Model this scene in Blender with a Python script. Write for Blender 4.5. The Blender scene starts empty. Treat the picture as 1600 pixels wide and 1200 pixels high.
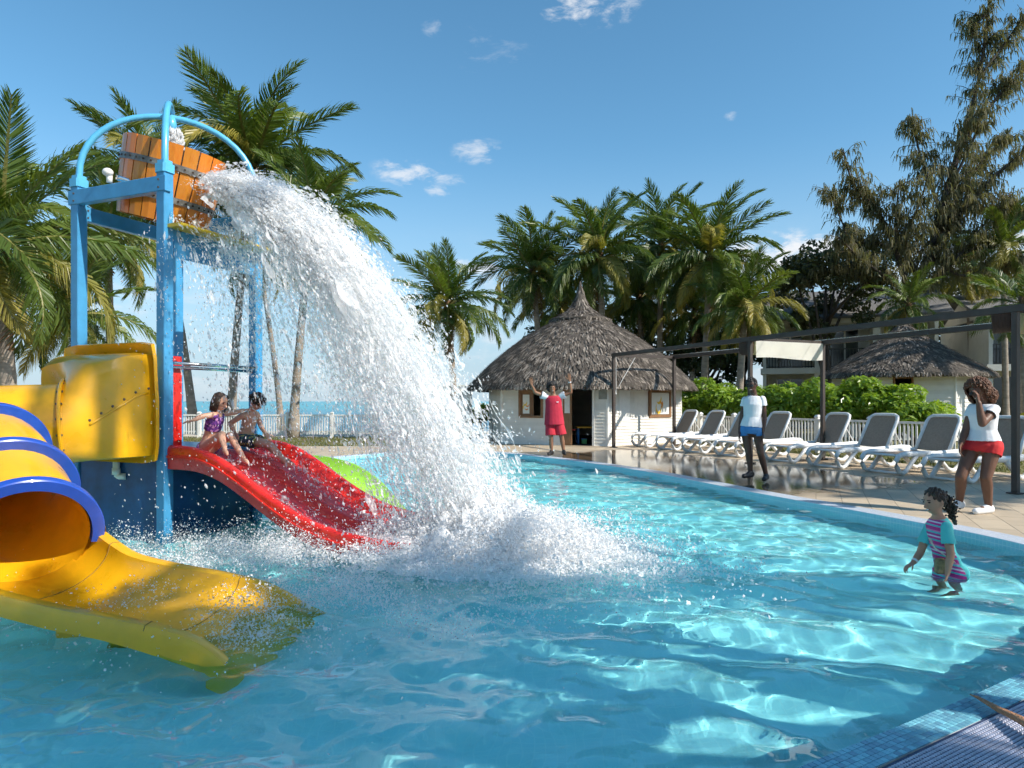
import bpy, bmesh, math, random
import numpy as np
from mathutils import Vector, Matrix, Quaternion, Euler

S = bpy.context.scene
COL = S.collection
R = math.radians
random.seed(7)

# ------------------------------------------------------------------ camera
CAMH, FPX, HOR = 1.30, 1066.67, 627.0          # eye height (m), focal length and horizon row in 1600 px units
cam = bpy.data.objects.new('camera', bpy.data.cameras.new('camera'))
COL.objects.link(cam); S.camera = cam
cam.location = (0, 0, CAMH); cam.rotation_euler = (math.pi / 2, 0, 0)
cam.data.sensor_width = 36; cam.data.lens = 24; cam.data.shift_y = 27 / 1600
cam.data.clip_start = 0.05; cam.data.clip_end = 20000

# ------------------------------------------------------------------ sun and sky
SUN_EL = R(38); SUN_H = Vector((0.885, -0.465, 0)).normalized()
SUN_DIR = Vector((SUN_H.x * math.cos(SUN_EL), SUN_H.y * math.cos(SUN_EL), math.sin(SUN_EL)))
sun = bpy.data.lights.new('sun', 'SUN'); sun.energy = 5.0; sun.angle = R(0.5); sun.color = (1.0, 0.935, 0.835)
sun.cycles.is_caustics_light = True
suno = bpy.data.objects.new('sun', sun); COL.objects.link(suno)
suno.rotation_euler = SUN_DIR.to_track_quat('Z', 'Y').to_euler()

world = bpy.data.worlds.new('World'); S.world = world; world.use_nodes = True
wt = world.node_tree; wn = wt.nodes; wl = wt.links
bg = wn['Background']; bg.inputs[1].default_value = 0.125
sky = wn.new('ShaderNodeTexSky'); sky.sky_type = 'NISHITA'; sky.sun_disc = False
sky.sun_elevation = SUN_EL; sky.sun_rotation = math.atan2(SUN_H.x, SUN_H.y)
sky.air_density = 1.0; sky.dust_density = 0.25; sky.ozone_density = 4.0; sky.altitude = 0
hsv = wn.new('ShaderNodeHueSaturation'); hsv.inputs['Saturation'].default_value = 1.12; hsv.inputs['Hue'].default_value = 0.484
hsv.inputs['Value'].default_value = 1.16
wl.new(sky.outputs[0], hsv.inputs['Color'])
tc = wn.new('ShaderNodeTexCoord')
def wmath(op, a, b=None, clamp=False):
    n = wn.new('ShaderNodeMath'); n.operation = op; n.use_clamp = clamp
    for i, x in enumerate((a, b)):
        if x is None: continue
        if isinstance(x, (int, float)): n.inputs[i].default_value = x
        else: wl.new(x, n.inputs[i])
    return n.outputs[0]
def wnoise(scale, detail, vec, rough=0.6, dist=0.0):
    n = wn.new('ShaderNodeTexNoise'); n.inputs['Scale'].default_value = scale; n.inputs['Detail'].default_value = detail
    n.inputs['Roughness'].default_value = rough; n.inputs['Distortion'].default_value = dist
    wl.new(vec, n.inputs['Vector']); return n.outputs['Fac']
def wrange(v, a, b, c=0.0, d=1.0):
    n = wn.new('ShaderNodeMapRange'); n.interpolation_type = 'SMOOTHSTEP'
    n.inputs[1].default_value = a; n.inputs[2].default_value = b; n.inputs[3].default_value = c; n.inputs[4].default_value = d
    wl.new(v, n.inputs[0]); return n.outputs[0]
DIRV = tc.outputs['Generated']
mp = wn.new('ShaderNodeMapping'); mp.inputs['Scale'].default_value = (1, 1, 2.4); wl.new(DIRV, mp.inputs[0])
fine = wnoise(22, 7, mp.outputs[0], 0.62, 0.3)
big = wnoise(7.0, 4, mp.outputs[0], 0.55)
sep = wn.new('ShaderNodeSeparateXYZ'); wl.new(DIRV, sep.inputs[0])
# a low bank of broken cumulus all round the horizon
band = wmath('MULTIPLY', wrange(sep.outputs[2], 0.0, 0.03), wrange(sep.outputs[2], 0.26, 0.05))
mix_n = wmath('ADD', wmath('MULTIPLY', fine, 0.45), wmath('MULTIPLY', big, 0.55))
cloud = wmath('MULTIPLY', wrange(mix_n, 0.47, 0.68), wmath('MULTIPLY', band, 0.75))
# thin veil low over the sea
veil = wmath('MULTIPLY', wrange(sep.outputs[2], 0.36, 0.0), 0.88)
# single small puffs
for (px, py, sx, sz, s, th) in ((640, 268, 0.062, 0.026, 0.8, .40), (690, 288, 0.045, 0.022, 0.6, .42), (748, 237, 0.045, 0.022, 0.6, .40), (925, -5, 0.10, 0.04, 0.85, .42),
                               (770, 78, 0.06, 0.04, 0.25, .45), (678, 42, 0.02, 0.014, 0.35, .4), (1225, 405, 0.11, 0.045, 1.0, .31), (1140, 181, 0.014, 0.01, 0.35, .4),
                               (1555, 420, 0.15, 0.06, 1.0, .33), (745, 420, 0.06, 0.03, 0.8, .36), (1305, 322, 0.03, 0.014, 0.25, .4), (470, 520, 0.10, 0.04, 0.5, .44)):
    c = Vector(((px - 800) / FPX, 1, (HOR - py) / FPX)).normalized()
    sb = wn.new('ShaderNodeVectorMath'); sb.operation = 'SUBTRACT'; wl.new(DIRV, sb.inputs[0]); sb.inputs[1].default_value = c
    ml = wn.new('ShaderNodeVectorMath'); ml.operation = 'MULTIPLY'; wl.new(sb.outputs[0], ml.inputs[0]); ml.inputs[1].default_value = (1 / sx, 1 / sx, 1 / sz)
    ln = wn.new('ShaderNodeVectorMath'); ln.operation = 'LENGTH'; wl.new(ml.outputs[0], ln.inputs[0])
    g = wmath('SUBTRACT', 1.0, ln.outputs['Value'], True)
    v = wmath('SUBTRACT', wmath('ADD', fine, wmath('MULTIPLY', g, 0.28)), 0.20)
    cloud = wmath('MAXIMUM', cloud, wmath('MULTIPLY', wmath('MULTIPLY', wrange(v, th - .02, th + .26), wrange(g, 0.0, 0.45)), s))
mixv = wn.new('ShaderNodeMixRGB'); mixv.inputs[2].default_value = (3.0, 4.1, 5.0, 1)
wl.new(veil, mixv.inputs[0]); wl.new(hsv.outputs[0], mixv.inputs[1])
mixc = wn.new('ShaderNodeMixRGB'); mixc.inputs[2].default_value = (5.6, 5.8, 6.1, 1)
wl.new(cloud, mixc.inputs[0]); wl.new(mixv.outputs[0], mixc.inputs[1])
wl.new(mixc.outputs[0], bg.inputs[0])

# ------------------------------------------------------------------ exposure and render settings
S.view_settings.view_transform = 'Standard'; S.view_settings.look = 'None'
S.view_settings.exposure = 0.36; S.view_settings.gamma = 1.0
S.view_settings.use_curve_mapping = False
S.cycles.use_denoising = True; S.cycles.use_adaptive_sampling = True; S.cycles.adaptive_threshold = 0.04; S.cycles.adaptive_min_samples = 20
S.cycles.max_bounces = 8; S.cycles.transparent_max_bounces = 32; S.cycles.transmission_bounces = 6
S.cycles.diffuse_bounces = 4; S.cycles.glossy_bounces = 3
S.cycles.sample_clamp_indirect = 4.0

# ------------------------------------------------------------------ helpers
def at(px, py, d):
    """point on the ray through photo position (px, py) at distance d in front of the eye"""
    return Vector(((px - 800) / FPX * d, d, CAMH - (py - HOR) / FPX * d))
def ground_at(px, py, z=0.0):
    d = (CAMH - z) * FPX / (py - HOR)
    return Vector(((px - 800) / FPX * d, d, z))

def tag(o, label=None, cat=None, group=None, kind=None):
    if label: o['label'] = label
    if cat: o['category'] = cat
    if group: o['group'] = group
    if kind: o['kind'] = kind
    return o
def empty(name, loc=(0, 0, 0), rz=0.0):
    o = bpy.data.objects.new(name, None); COL.objects.link(o)
    o.location = loc; o.rotation_euler = (0, 0, rz); o.empty_display_size = 0.1
    return o
def base_matrix(o):
    m = Matrix.Translation(o.location) @ o.rotation_euler.to_matrix().to_4x4()
    return (base_matrix(o.parent) @ o.matrix_parent_inverse @ m) if o.parent else m
def link(name, mesh, parent=None, world=False):
    o = bpy.data.objects.new(name, mesh); COL.objects.link(o)
    if parent is not None:
        o.parent = parent
        if world: o.matrix_parent_inverse = base_matrix(parent).inverted()
    return o
def copy_tree(o, parent=None):
    c = o.copy(); COL.objects.link(c)
    if parent is not None: c.parent = parent
    for ch in o.children: copy_tree(ch, c)
    return c
def mesh_np(name, V, F, mat, parent=None, world=False, smooth=False, mats=None, midx=None):
    """V (n,3); F (m,3) or (m,4) integer arrays"""
    V = np.asarray(V, dtype=np.float32).reshape(-1, 3); F = np.asarray(F, dtype=np.int32)
    me = bpy.data.meshes.new(name)
    k = F.shape[1]; m = len(F)
    me.vertices.add(len(V)); me.vertices.foreach_set('co', V.ravel())
    me.loops.add(m * k); me.loops.foreach_set('vertex_index', F.ravel())
    me.polygons.add(m); me.polygons.foreach_set('loop_start', np.arange(0, m * k, k, dtype=np.int32))
    me.polygons.foreach_set('loop_total', np.full(m, k, dtype=np.int32))
    for x in (mats or [mat]): me.materials.append(x)
    if midx is not None: me.polygons.foreach_set('material_index', np.asarray(midx, dtype=np.int32))
    me.polygons.foreach_set('use_smooth', np.full(m, smooth, dtype=bool))
    me.update(calc_edges=True); me.validate()
    return link(name, me, parent, world)

def frame(d, ref=(0, 0, 1)):
    d = Vector(d).normalized(); ref = Vector(ref)
    if abs(d.dot(ref)) > 0.97: ref = Vector((0, 1, 0)) if abs(d.y) < 0.9 else Vector((1, 0, 0))
    x = ref.cross(d).normalized(); y = d.cross(x)
    return x, y, d
class MB:
    def __init__(s): s.v = []; s.f = []
    def add(s, vs, fs):
        n = len(s.v); s.v.extend([tuple(v) for v in vs]); s.f.extend([tuple(i + n for i in f) for f in fs]); return s
    def box(s, c, size, rot=None):
        c = Vector(c); h = Vector(size) / 2; rot = rot or Matrix.Identity(3)
        vs = [c + rot @ Vector((x * h.x, y * h.y, z * h.z)) for z in (-1, 1) for y in (-1, 1) for x in (-1, 1)]
        return s.add(vs, [(0, 2, 3, 1), (4, 5, 7, 6), (0, 1, 5, 4), (2, 6, 7, 3), (0, 4, 6, 2), (1, 3, 7, 5)])
    def bar(s, a, b, w, h, up=(0, 0, 1), cham=0.0):
        a = Vector(a); b = Vector(b); x, y, d = frame(b - a, up)
        c = min(cham, w * .45, h * .45)
        if c > 0:
            prof = [(w / 2 - c, h / 2), (w / 2, h / 2 - c), (w / 2, -h / 2 + c), (w / 2 - c, -h / 2), (-w / 2 + c, -h / 2), (-w / 2, -h / 2 + c), (-w / 2, h / 2 - c), (-w / 2 + c, h / 2)]
        else: prof = [(w / 2, h / 2), (w / 2, -h / 2), (-w / 2, -h / 2), (-w / 2, h / 2)]
        return s.loft([[p + x * u + y * v for u, v in prof] for p in (a, b)], True)
    def loft(s, rings, cap=False, closed=True):
        n = len(rings[0]); vs = [v for r in rings for v in r]; fs = []
        for i in range(len(rings) - 1):
            for j in range(n if closed else n - 1):
                k = (j + 1) % n
                fs.append((i * n + j, i * n + k, (i + 1) * n + k, (i + 1) * n + j))
        if cap:
            fs.append(tuple(range(n - 1, -1, -1))); fs.append(tuple((len(rings) - 1) * n + j for j in range(n)))
        return s.add(vs, fs)
    def tube(s, pts, r, seg=8, cap=True, ref=(0, 0, 1), sy=1.0):
        pts = [Vector(p) for p in pts]; rs = r if isinstance(r, (list, tuple)) else [r] * len(pts)
        rings = []
        for i, p in enumerate(pts):
            d = (pts[min(i + 1, len(pts) - 1)] - pts[max(i - 1, 0)])
            x, y, _ = frame(d, ref)
            rings.append([p + x * (rs[i] * math.cos(t)) + y * (rs[i] * sy * math.sin(t)) for t in [2 * math.pi * k / seg for k in range(seg)]])
        return s.loft(rings, cap)
    def ell(s, c, r, rot=None, nu=14, nv=9):
        c = Vector(c); rot = rot or Matrix.Identity(3)
        if isinstance(r, (int, float)): r = (r, r, r)
        rings = []
        for j in range(nv + 1):
            ph = math.pi * j / nv; ph = min(max(ph, 0.02), math.pi - 0.02)
            rings.append([c + rot @ Vector((r[0] * math.sin(ph) * math.cos(t), r[1] * math.sin(ph) * math.sin(t), -r[2] * math.cos(ph))) for t in [2 * math.pi * k / nu for k in range(nu)]])
        return s.loft(rings, True)
    def cap(s, a, b, ra, rb, seg=12, sq=1.0, ref=(0, 0, 1)):
        """tapered capsule"""
        a = Vector(a); b = Vector(b); L = (b - a).length
        if L < 1e-6: return s.ell(a, ra)
        x, y, d = frame(b - a, ref); rings = []
        prof = [(-ra * math.cos(t), ra * math.sin(t)) for t in (0.12, 0.5, 1.0)] + [(0, ra)] + [(L * k / 4, ra + (rb - ra) * k / 4) for k in (1, 2, 3)] + [(L, rb)] + [(L + rb * math.cos(t), rb * math.sin(t)) for t in (1.0, 0.5, 0.12)]
        for h, r in prof:
            rings.append([a + d * h + x * (r * math.cos(t)) + y * (r * sq * math.sin(t)) for t in [2 * math.pi * k / seg for k in range(seg)]])
        return s.loft(rings, True)
    def build(s, name, mat, parent=None, world=False, smooth=False, bevel=0.0, auto=None):
        me = bpy.data.meshes.new(name); me.from_pydata([tuple(v) for v in s.v], [], s.f)
        for m in (mat if isinstance(mat, (list, tuple)) else [mat]): me.materials.append(m)
        me.update()
        bm = bmesh.new(); bm.from_mesh(me); bmesh.ops.recalc_face_normals(bm, faces=bm.faces)
        if bevel > 0:
            bmesh.ops.bevel(bm, geom=list(bm.edges), offset=bevel, segments=1, affect='EDGES', clamp_overlap=True)
        bm.to_mesh(me); bm.free()
        if smooth:
            me.polygons.foreach_set('use_smooth', [True] * len(me.polygons))
            if auto:
                try: me.set_sharp_from_angle(angle=R(auto))
                except Exception: pass
        return link(name, me, parent, world)

def remesh(o, voxel, smooth=3, factor=0.5):
    m = o.modifiers.new('r', 'REMESH'); m.mode = 'VOXEL'; m.voxel_size = voxel; m.use_smooth_shade = True
    if smooth:
        sm = o.modifiers.new('s', 'SMOOTH'); sm.iterations = smooth; sm.factor = factor
    dg = bpy.context.evaluated_depsgraph_get(); dg.update()
    me = bpy.data.meshes.new_from_object(o.evaluated_get(dg), depsgraph=dg)
    mats = list(o.data.materials); o.modifiers.clear(); old = o.data
    me.name = old.name; o.data = me
    if not me.materials:
        for x in mats: me.materials.append(x)
    bpy.data.meshes.remove(old)
    me.polygons.foreach_set('use_smooth', [True] * len(me.polygons))
    return o

# ------------------------------------------------------------------ materials
MATS = {}
def mat(name, col, rough=0.5, var=0.0, vscale=8.0, bump=0.0, bscale=60.0, spec=0.5, metal=0.0, col2=None, rnd=0.0, transl=0.0, stretch=None, rvar=0.0, coat=0.0, detail=5.0):
    """procedural principled material: noise tint (var or a second colour), noise bump, optional per-object tint and translucency"""
    m = bpy.data.materials.new(name); m.use_nodes = True; nt = m.node_tree; N = nt.nodes; L = nt.links
    b = N['Principled BSDF']; b.inputs['Roughness'].default_value = rough; b.inputs['Metallic'].default_value = metal
    b.inputs['Specular IOR Level'].default_value = spec
    if coat: b.inputs['Coat Weight'].default_value = coat; b.inputs['Coat Roughness'].default_value = 0.08
    c = (*col, 1); b.inputs['Base Color'].default_value = c
    co = N.new('ShaderNodeTexCoord').outputs['Object']
    if stretch:
        mpn = N.new('ShaderNodeMapping'); mpn.inputs['Scale'].default_value = stretch; L.new(co, mpn.inputs[0]); co = mpn.outputs[0]
    out = None
    if var or col2:
        n = N.new('ShaderNodeTexNoise'); n.inputs['Scale'].default_value = vscale; n.inputs['Detail'].default_value = detail; n.inputs['Roughness'].default_value = 0.62
        L.new(co, n.inputs['Vector'])
        rp = N.new('ShaderNodeMapRange'); rp.inputs[1].default_value = 0.32; rp.inputs[2].default_value = 0.68; L.new(n.outputs['Fac'], rp.inputs[0])
        mx = N.new('ShaderNodeMixRGB'); L.new(rp.outputs[0], mx.inputs[0])
        c2 = col2 or tuple(min(1, x * (1 + var)) for x in col); c1 = col if col2 else tuple(x * (1 - var) for x in col)
        mx.inputs[1].default_value = (*c1, 1); mx.inputs[2].default_value = (*c2, 1); out = mx.outputs[0]
        if rvar:
            rr = N.new('ShaderNodeMapRange'); rr.inputs[3].default_value = max(0.02, rough - rvar); rr.inputs[4].default_value = min(1, rough + rvar)
            L.new(n.outputs['Fac'], rr.inputs[0]); L.new(rr.outputs[0], b.inputs['Roughness'])
    if rnd:
        oi = N.new('ShaderNodeObjectInfo'); h = N.new('ShaderNodeHueSaturation')
        r1 = N.new('ShaderNodeMapRange'); r1.inputs[3].default_value = 1 - rnd; r1.inputs[4].default_value = 1 + rnd; L.new(oi.outputs['Random'], r1.inputs[0]); L.new(r1.outputs[0], h.inputs['Value'])
        r2 = N.new('ShaderNodeMapRange'); r2.inputs[3].default_value = 0.5 + rnd * .05; r2.inputs[4].default_value = 0.5 - rnd * .05; L.new(oi.outputs['Random'], r2.inputs[0]); L.new(r2.outputs[0], h.inputs['Hue'])
        if out: L.new(out, h.inputs['Color'])
        else: h.inputs['Color'].default_value = c
        out = h.outputs[0]
    if out: L.new(out, b.inputs['Base Color'])
    if bump:
        n2 = N.new('ShaderNodeTexNoise'); n2.inputs['Scale'].default_value = bscale; n2.inputs['Detail'].default_value = 4; L.new(co, n2.inputs['Vector'])
        bp = N.new('ShaderNodeBump'); bp.inputs['Strength'].default_value = bump; bp.inputs['Distance'].default_value = 0.02; L.new(n2.outputs['Fac'], bp.inputs['Height']); L.new(bp.outputs[0], b.inputs['Normal'])
    if transl:
        t = N.new('ShaderNodeBsdfTranslucent'); ms = N.new('ShaderNodeMixShader'); ms.inputs[0].default_value = transl
        if out:
            g = N.new('ShaderNodeMixRGB'); g.blend_type = 'MULTIPLY'; g.inputs[0].default_value = 1; g.inputs[2].default_value = (1.5, 1.5, 0.7, 1); L.new(out, g.inputs[1]); L.new(g.outputs[0], t.inputs[0])
        else: t.inputs[0].default_value = c
        L.new(b.outputs[0], ms.inputs[1]); L.new(t.outputs[0], ms.inputs[2]); L.new(ms.outputs[0], N['Material Output'].inputs['Surface'])
    MATS[name] = m
    return m
def nodes_of(m): return m.node_tree.nodes, m.node_tree.links, m.node_tree.nodes['Principled BSDF']

# ================================================================== SETTING
def catmull(pts, n, closed=True):
    P = np.array(pts, float); m = len(P); out = []
    for k in range(n):
        t = k / n * m if closed else k / (n - 1) * (m - 1)
        i = int(t); u = t - i
        if closed: a, b, c, d = P[(i - 1) % m], P[i % m], P[(i + 1) % m], P[(i + 2) % m]
        else:
            i = min(i, m - 2); u = t - i
            a, b, c, d = P[max(i - 1, 0)], P[i], P[i + 1], P[min(i + 2, m - 1)]
        out.append(0.5 * ((2 * b) + (c - a) * u + (2 * a - 5 * b + 4 * c - d) * u * u + (3 * b - a - 3 * c + d) * u ** 3))
    return np.array(out)
POOL = catmull([(1.02, 2.42), (2.46, 3.28), (3.75, 4.2), (4.5, 5.15), (4.62, 6.3), (4.18, 7.8), (3.45, 9.7), (2.4, 12.8), (.9, 15.6), (-.8, 17.6), (-2.6, 17.6),
                (-4.3, 15.4), (-5.6, 12.4), (-6.7, 9.5), (-7.0, 6.0), (-6.2, 2.6), (-4, .5), (-1.6, .75), (-.1, 1.75)], 380)
NP_ = len(POOL)
tang = np.roll(POOL, -1, 0) - np.roll(POOL, 1, 0); tang /= np.linalg.norm(tang, axis=1)[:, None]
NRM = np.stack([tang[:, 1], -tang[:, 0]], 1)          # outward (points run counter-clockwise)
PW = 0.14 + 0.14 * np.clip((POOL[:, 1] - 3.5) / 3, 0, 1)   # coping width
PW = np.where(POOL[:, 0] < -1, 0.25, PW)
COPE = POOL + NRM * PW[:, None]
WATER_Z, FLOOR_Z = -0.075, -0.50
def inside(poly, X, Y):
    res = np.zeros(X.shape, bool); n = len(poly); j = n - 1
    for i in range(n):
        xi, yi = poly[i]; xj, yj = poly[j]
        c = ((yi > Y) != (yj > Y)) & (X < (xj - xi) * (Y - yi) / (yj - yi + 1e-12) + xi)
        res ^= c; j = i
    return res
def ring_mesh(name, rings, m, smooth=False, mats=None):
    n = len(rings[0]); V = np.concatenate(rings); F = []
    for i in range(len(rings) - 1):
        a = np.arange(n); b = (a + 1) % n
        F.append(np.stack([i * n + a, (i + 1) * n + a, (i + 1) * n + b, i * n + b], 1))
    return mesh_np(name, V, np.concatenate(F)[:, ::1], m, smooth=smooth)
def v3(P, z): return np.column_stack([P, np.full(len(P), z) if np.isscalar(z) else z])

# ---- tile materials
def tile_mat(name, c1, c2, grout, size, rough=0.12, bump=0.25, upright=False):
    m = mat(name, c1, rough); N, L, b = nodes_of(m)
    co = N.new('ShaderNodeTexCoord').outputs['Object']
    if upright:      # rows follow the height, columns the run of the wall
        sp = N.new('ShaderNodeSeparateXYZ'); L.new(co, sp.inputs[0]); ad = N.new('ShaderNodeMath'); ad.operation = 'SUBTRACT'; L.new(sp.outputs[1], ad.inputs[0]); L.new(sp.outputs[0], ad.inputs[1])
        cb = N.new('ShaderNodeCombineXYZ'); L.new(ad.outputs[0], cb.inputs[0]); L.new(sp.outputs[2], cb.inputs[1]); co = cb.outputs[0]
    bk = N.new('ShaderNodeTexBrick'); bk.offset = 0; bk.squash = 1; L.new(co, bk.inputs['Vector'])
    bk.inputs['Color1'].default_value = (*c1, 1); bk.inputs['Color2'].default_value = (*c2, 1); bk.inputs['Mortar'].default_value = (*grout, 1)
    bk.inputs['Scale'].default_value = 1.0; bk.inputs['Brick Width'].default_value = size; bk.inputs['Row Height'].default_value = size
    bk.inputs['Mortar Size'].default_value = size * 0.06; bk.inputs['Bias'].default_value = 0
    L.new(bk.outputs['Color'], b.inputs['Base Color'])
    bp = N.new('ShaderNodeBump'); bp.inputs['Strength'].default_value = bump; bp.inputs['Distance'].default_value = 0.003; bp.invert = True
    L.new(bk.outputs['Fac'], bp.inputs['Height']); L.new(bp.outputs[0], b.inputs['Normal'])
    return m
M_floor = tile_mat('pool_floor_tile', (.42, .82, .85), (.44, .84, .87), (.49, .86, .88), 0.05)
M_wall = tile_mat('pool_wall_tile', (.26, .56, .66), (.30, .60, .70), (.45, .68, .74), 0.05, upright=True)
M_cope = mat('coping_mosaic', (.54, .60, .68), 0.25, col2=(.64, .68, .74), vscale=40, bump=0.15, bscale=160)

floor_rings = [v3(POOL.mean(0) + (POOL - POOL.mean(0)) * k, FLOOR_Z) for k in (1.0, 0.6, 0.2, 0.001)]
pool_floor = ring_mesh('pool_floor', floor_rings, M_floor); tag(pool_floor, 'pale turquoise mosaic floor of the swimming pool', 'pool', kind='structure')
pool_wall = ring_mesh('pool_wall', [v3(POOL, 0.0), v3(POOL, FLOOR_Z)], M_wall); tag(pool_wall, 'blue tiled inner wall of the swimming pool', 'pool wall', kind='structure')
for o in (pool_floor, pool_wall): o.cycles.is_caustics_receiver = True
cope = ring_mesh('pool_coping', [v3(POOL, -0.004), v3(POOL + NRM * 0.006, 0.004), v3(COPE, 0.004), v3(COPE, -0.05)], M_cope)
tag(cope, 'pale mosaic coping running round the pool edge', 'coping', kind='structure')

# ---- single mosaic tiles on the near coping (bottom right of the view)
M_tile = mat('glazed_mosaic', (.17, .42, .52), 0.08, rnd=0.22, spec=0.6)
tm = MB(); tm.box((0, 0, 0), (.0262, .0252, .006)); proto = tm.build('tile', M_tile, cope, bevel=0.0015); tile_me = proto.data; bpy.data.objects.remove(proto)
a0 = Vector((1.02, 2.42)); seg = np.linalg.norm(np.diff(POOL, axis=0), axis=1); arc = np.concatenate([[0], np.cumsum(seg)])
i0 = int(np.argmin(np.linalg.norm(POOL - np.array((0.98, 2.40)), axis=1)))
cnt = 0; L_along = 0.0
while cnt < 295:
    s_ = arc[i0] + L_along; s_ = s_ % (arc[-1] + seg[-1])
    i = min(np.searchsorted(arc, s_), NP_ - 1)
    p = POOL[i - 1] + (POOL[i] - POOL[i - 1]) * ((s_ - arc[i - 1]) / max(arc[i] - arc[i - 1], 1e-6)) if i > 0 else POOL[0]
    for j in range(5):
        q = p + NRM[i] * (0.017 + j * 0.0275)
        t = link('tile', tile_me, cope); t.location = (q[0], q[1], 0.0055); t.rotation_euler = (random.gauss(0, .006), random.gauss(0, .006), math.atan2(tang[i][1], tang[i][0]))
        cnt += 1
    L_along += 0.0285

# ---- deck
DECK_POLY = [(-14, 19.6), (-3.5, 19.8), (-1.6, 20.8), (-1.6, 27.2), (5.6, 27.2), (5.65, 20.3), (9.5, 11.2), (13.2, 2.4), (13.2, -6), (-14, -6)]
def ray_poly(c, d, poly):
    best = 1e9
    for (x1, y1), (x2, y2) in zip(poly, poly[1:] + poly[:1]):
        ex, ey = x2 - x1, y2 - y1; den = d[0] * ey - d[1] * ex
        if abs(den) < 1e-9: continue
        t = ((x1 - c[0]) * ey - (y1 - c[1]) * ex) / den; u = ((x1 - c[0]) * d[1] - (y1 - c[1]) * d[0]) / den
        if t > 0 and -1e-6 <= u <= 1 + 1e-6: best = min(best, t)
    return best
CEN = np.array((-0.6, 9.0))
dirs = (COPE - CEN); rad = np.linalg.norm(dirs, axis=1); dirs /= rad[:, None]
DECKR = np.array([ray_poly(CEN, d, DECK_POLY) for d in dirs]); DECKR = np.maximum(DECKR, rad + 0.3)
def pt(k): return CEN + dirs * (rad + (DECKR - rad) * k)[:, None]
M_deck = mat('deck_paving', (.47, .40, .31), 0.62); N, L, b = nodes_of(M_deck)
co = N.new('ShaderNodeTexCoord').outputs['Object']
mpn = N.new('ShaderNodeMapping'); mpn.inputs['Rotation'].default_value = (0, 0, R(-66)); L.new(co, mpn.inputs[0])
bk = N.new('ShaderNodeTexBrick'); L.new(mpn.outputs[0], bk.inputs['Vector']); bk.inputs['Scale'].default_value = 1
bk.inputs['Brick Width'].default_value = .62; bk.inputs['Row Height'].default_value = .31; bk.inputs['Mortar Size'].default_value = .006; bk.inputs['Mortar Smooth'].default_value = .4
bk.inputs['Color1'].default_value = (.56, .455, .325, 1); bk.inputs['Color2'].default_value = (.48, .385, .275, 1); bk.inputs['Mortar'].default_value = (.28, .225, .165, 1)
def mnoise(N, L, vec, scale, detail=5, rough=.6):
    n = N.new('ShaderNodeTexNoise'); n.inputs['Scale'].default_value = scale; n.inputs['Detail'].default_value = detail; n.inputs['Roughness'].default_value = rough; L.new(vec, n.inputs['Vector']); return n.outputs['Fac']
def mrange(N, L, v, a, b_, c=0., d=1., smooth=True):
    n = N.new('ShaderNodeMapRange'); n.interpolation_type = 'SMOOTHSTEP' if smooth else 'LINEAR'
    for i, x in enumerate((a, b_, c, d)): n.inputs[i + 1].default_value = x
    L.new(v, n.inputs[0]); return n.outputs[0]
def mmath(N, L, op, a, b_=None, clamp=False):
    n = N.new('ShaderNodeMath'); n.operation = op; n.use_clamp = clamp
    for i, x in enumerate((a, b_)):
        if x is None: continue
        if isinstance(x, (int, float)): n.inputs[i].default_value = x
        else: L.new(x, n.inputs[i])
    return n.outputs[0]
sp = N.new('ShaderNodeSeparateXYZ'); L.new(co, sp.inputs[0])
# wet zone: a band along the pool edge in front of the loungers (distance from the lounger line), broken up by noise
across = mmath(N, L, 'ADD', mmath(N, L, 'MULTIPLY', sp.outputs[0], .92), mmath(N, L, 'MULTIPLY', sp.outputs[1], .39))     # 10.84 on the lounger feet line
along = mmath(N, L, 'ADD', mmath(N, L, 'MULTIPLY', sp.outputs[0], .39), mmath(N, L, 'MULTIPLY', sp.outputs[1], -.92))
wob = mnoise(N, L, co, .9, 6)
wet = mmath(N, L, 'MULTIPLY', mrange(N, L, mmath(N, L, 'ADD', across, mmath(N, L, 'MULTIPLY', wob, 3.2)), 12.3, 11.75), mmath(N, L, 'MULTIPLY', mrange(N, L, mmath(N, L, 'ADD', along, mmath(N, L, 'MULTIPLY', wob, 3)), -14.6, -13.6), mrange(N, L, mmath(N, L, 'ADD', along, mmath(N, L, 'MULTIPLY', wob, 2.5)), -5.5, -6.6)))
mott = N.new('ShaderNodeMixRGB'); mott.blend_type = 'MULTIPLY'; mott.inputs[0].default_value = .55
L.new(bk.outputs['Color'], mott.inputs[1])
cr = N.new('ShaderNodeMixRGB'); L.new(mnoise(N, L, co, 2.2, 9, .7), cr.inputs[0]); cr.inputs[1].default_value = (.45, .45, .45, 1); cr.inputs[2].default_value = (1.35, 1.33, 1.3, 1); L.new(cr.outputs[0], mott.inputs[2])
wm = N.new('ShaderNodeMixRGB'); wm.blend_type = 'MULTIPLY'; L.new(wet, wm.inputs[0]); L.new(mott.outputs[0], wm.inputs[1]); wm.inputs[2].default_value = (.33, .29, .25, 1)
L.new(wm.outputs[0], b.inputs['Base Color'])
L.new(mrange(N, L, wet, 0, 1, .62, .07), b.inputs['Roughness'])
b.inputs['IOR'].default_value = 1.4
bp = N.new('ShaderNodeBump'); bp.inputs['Distance'].default_value = .004
L.new(mrange(N, L, wet, 0, 1, .6, .10), bp.inputs['Strength'])
hh = mmath(N, L, 'ADD', mmath(N, L, 'MULTIPLY', bk.outputs['Fac'], -.8), mmath(N, L, 'MULTIPLY', mnoise(N, L, co, 30, 5), 1.0)); L.new(hh, bp.inputs['Height']); L.new(bp.outputs[0], b.inputs['Normal'])
deck = ring_mesh('pool_deck', [v3(pt(k), 0.0) for k in (0, .15, .35, .6, .8, 1.0)] + [v3(pt(1.0), -.12)], M_deck)
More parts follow.
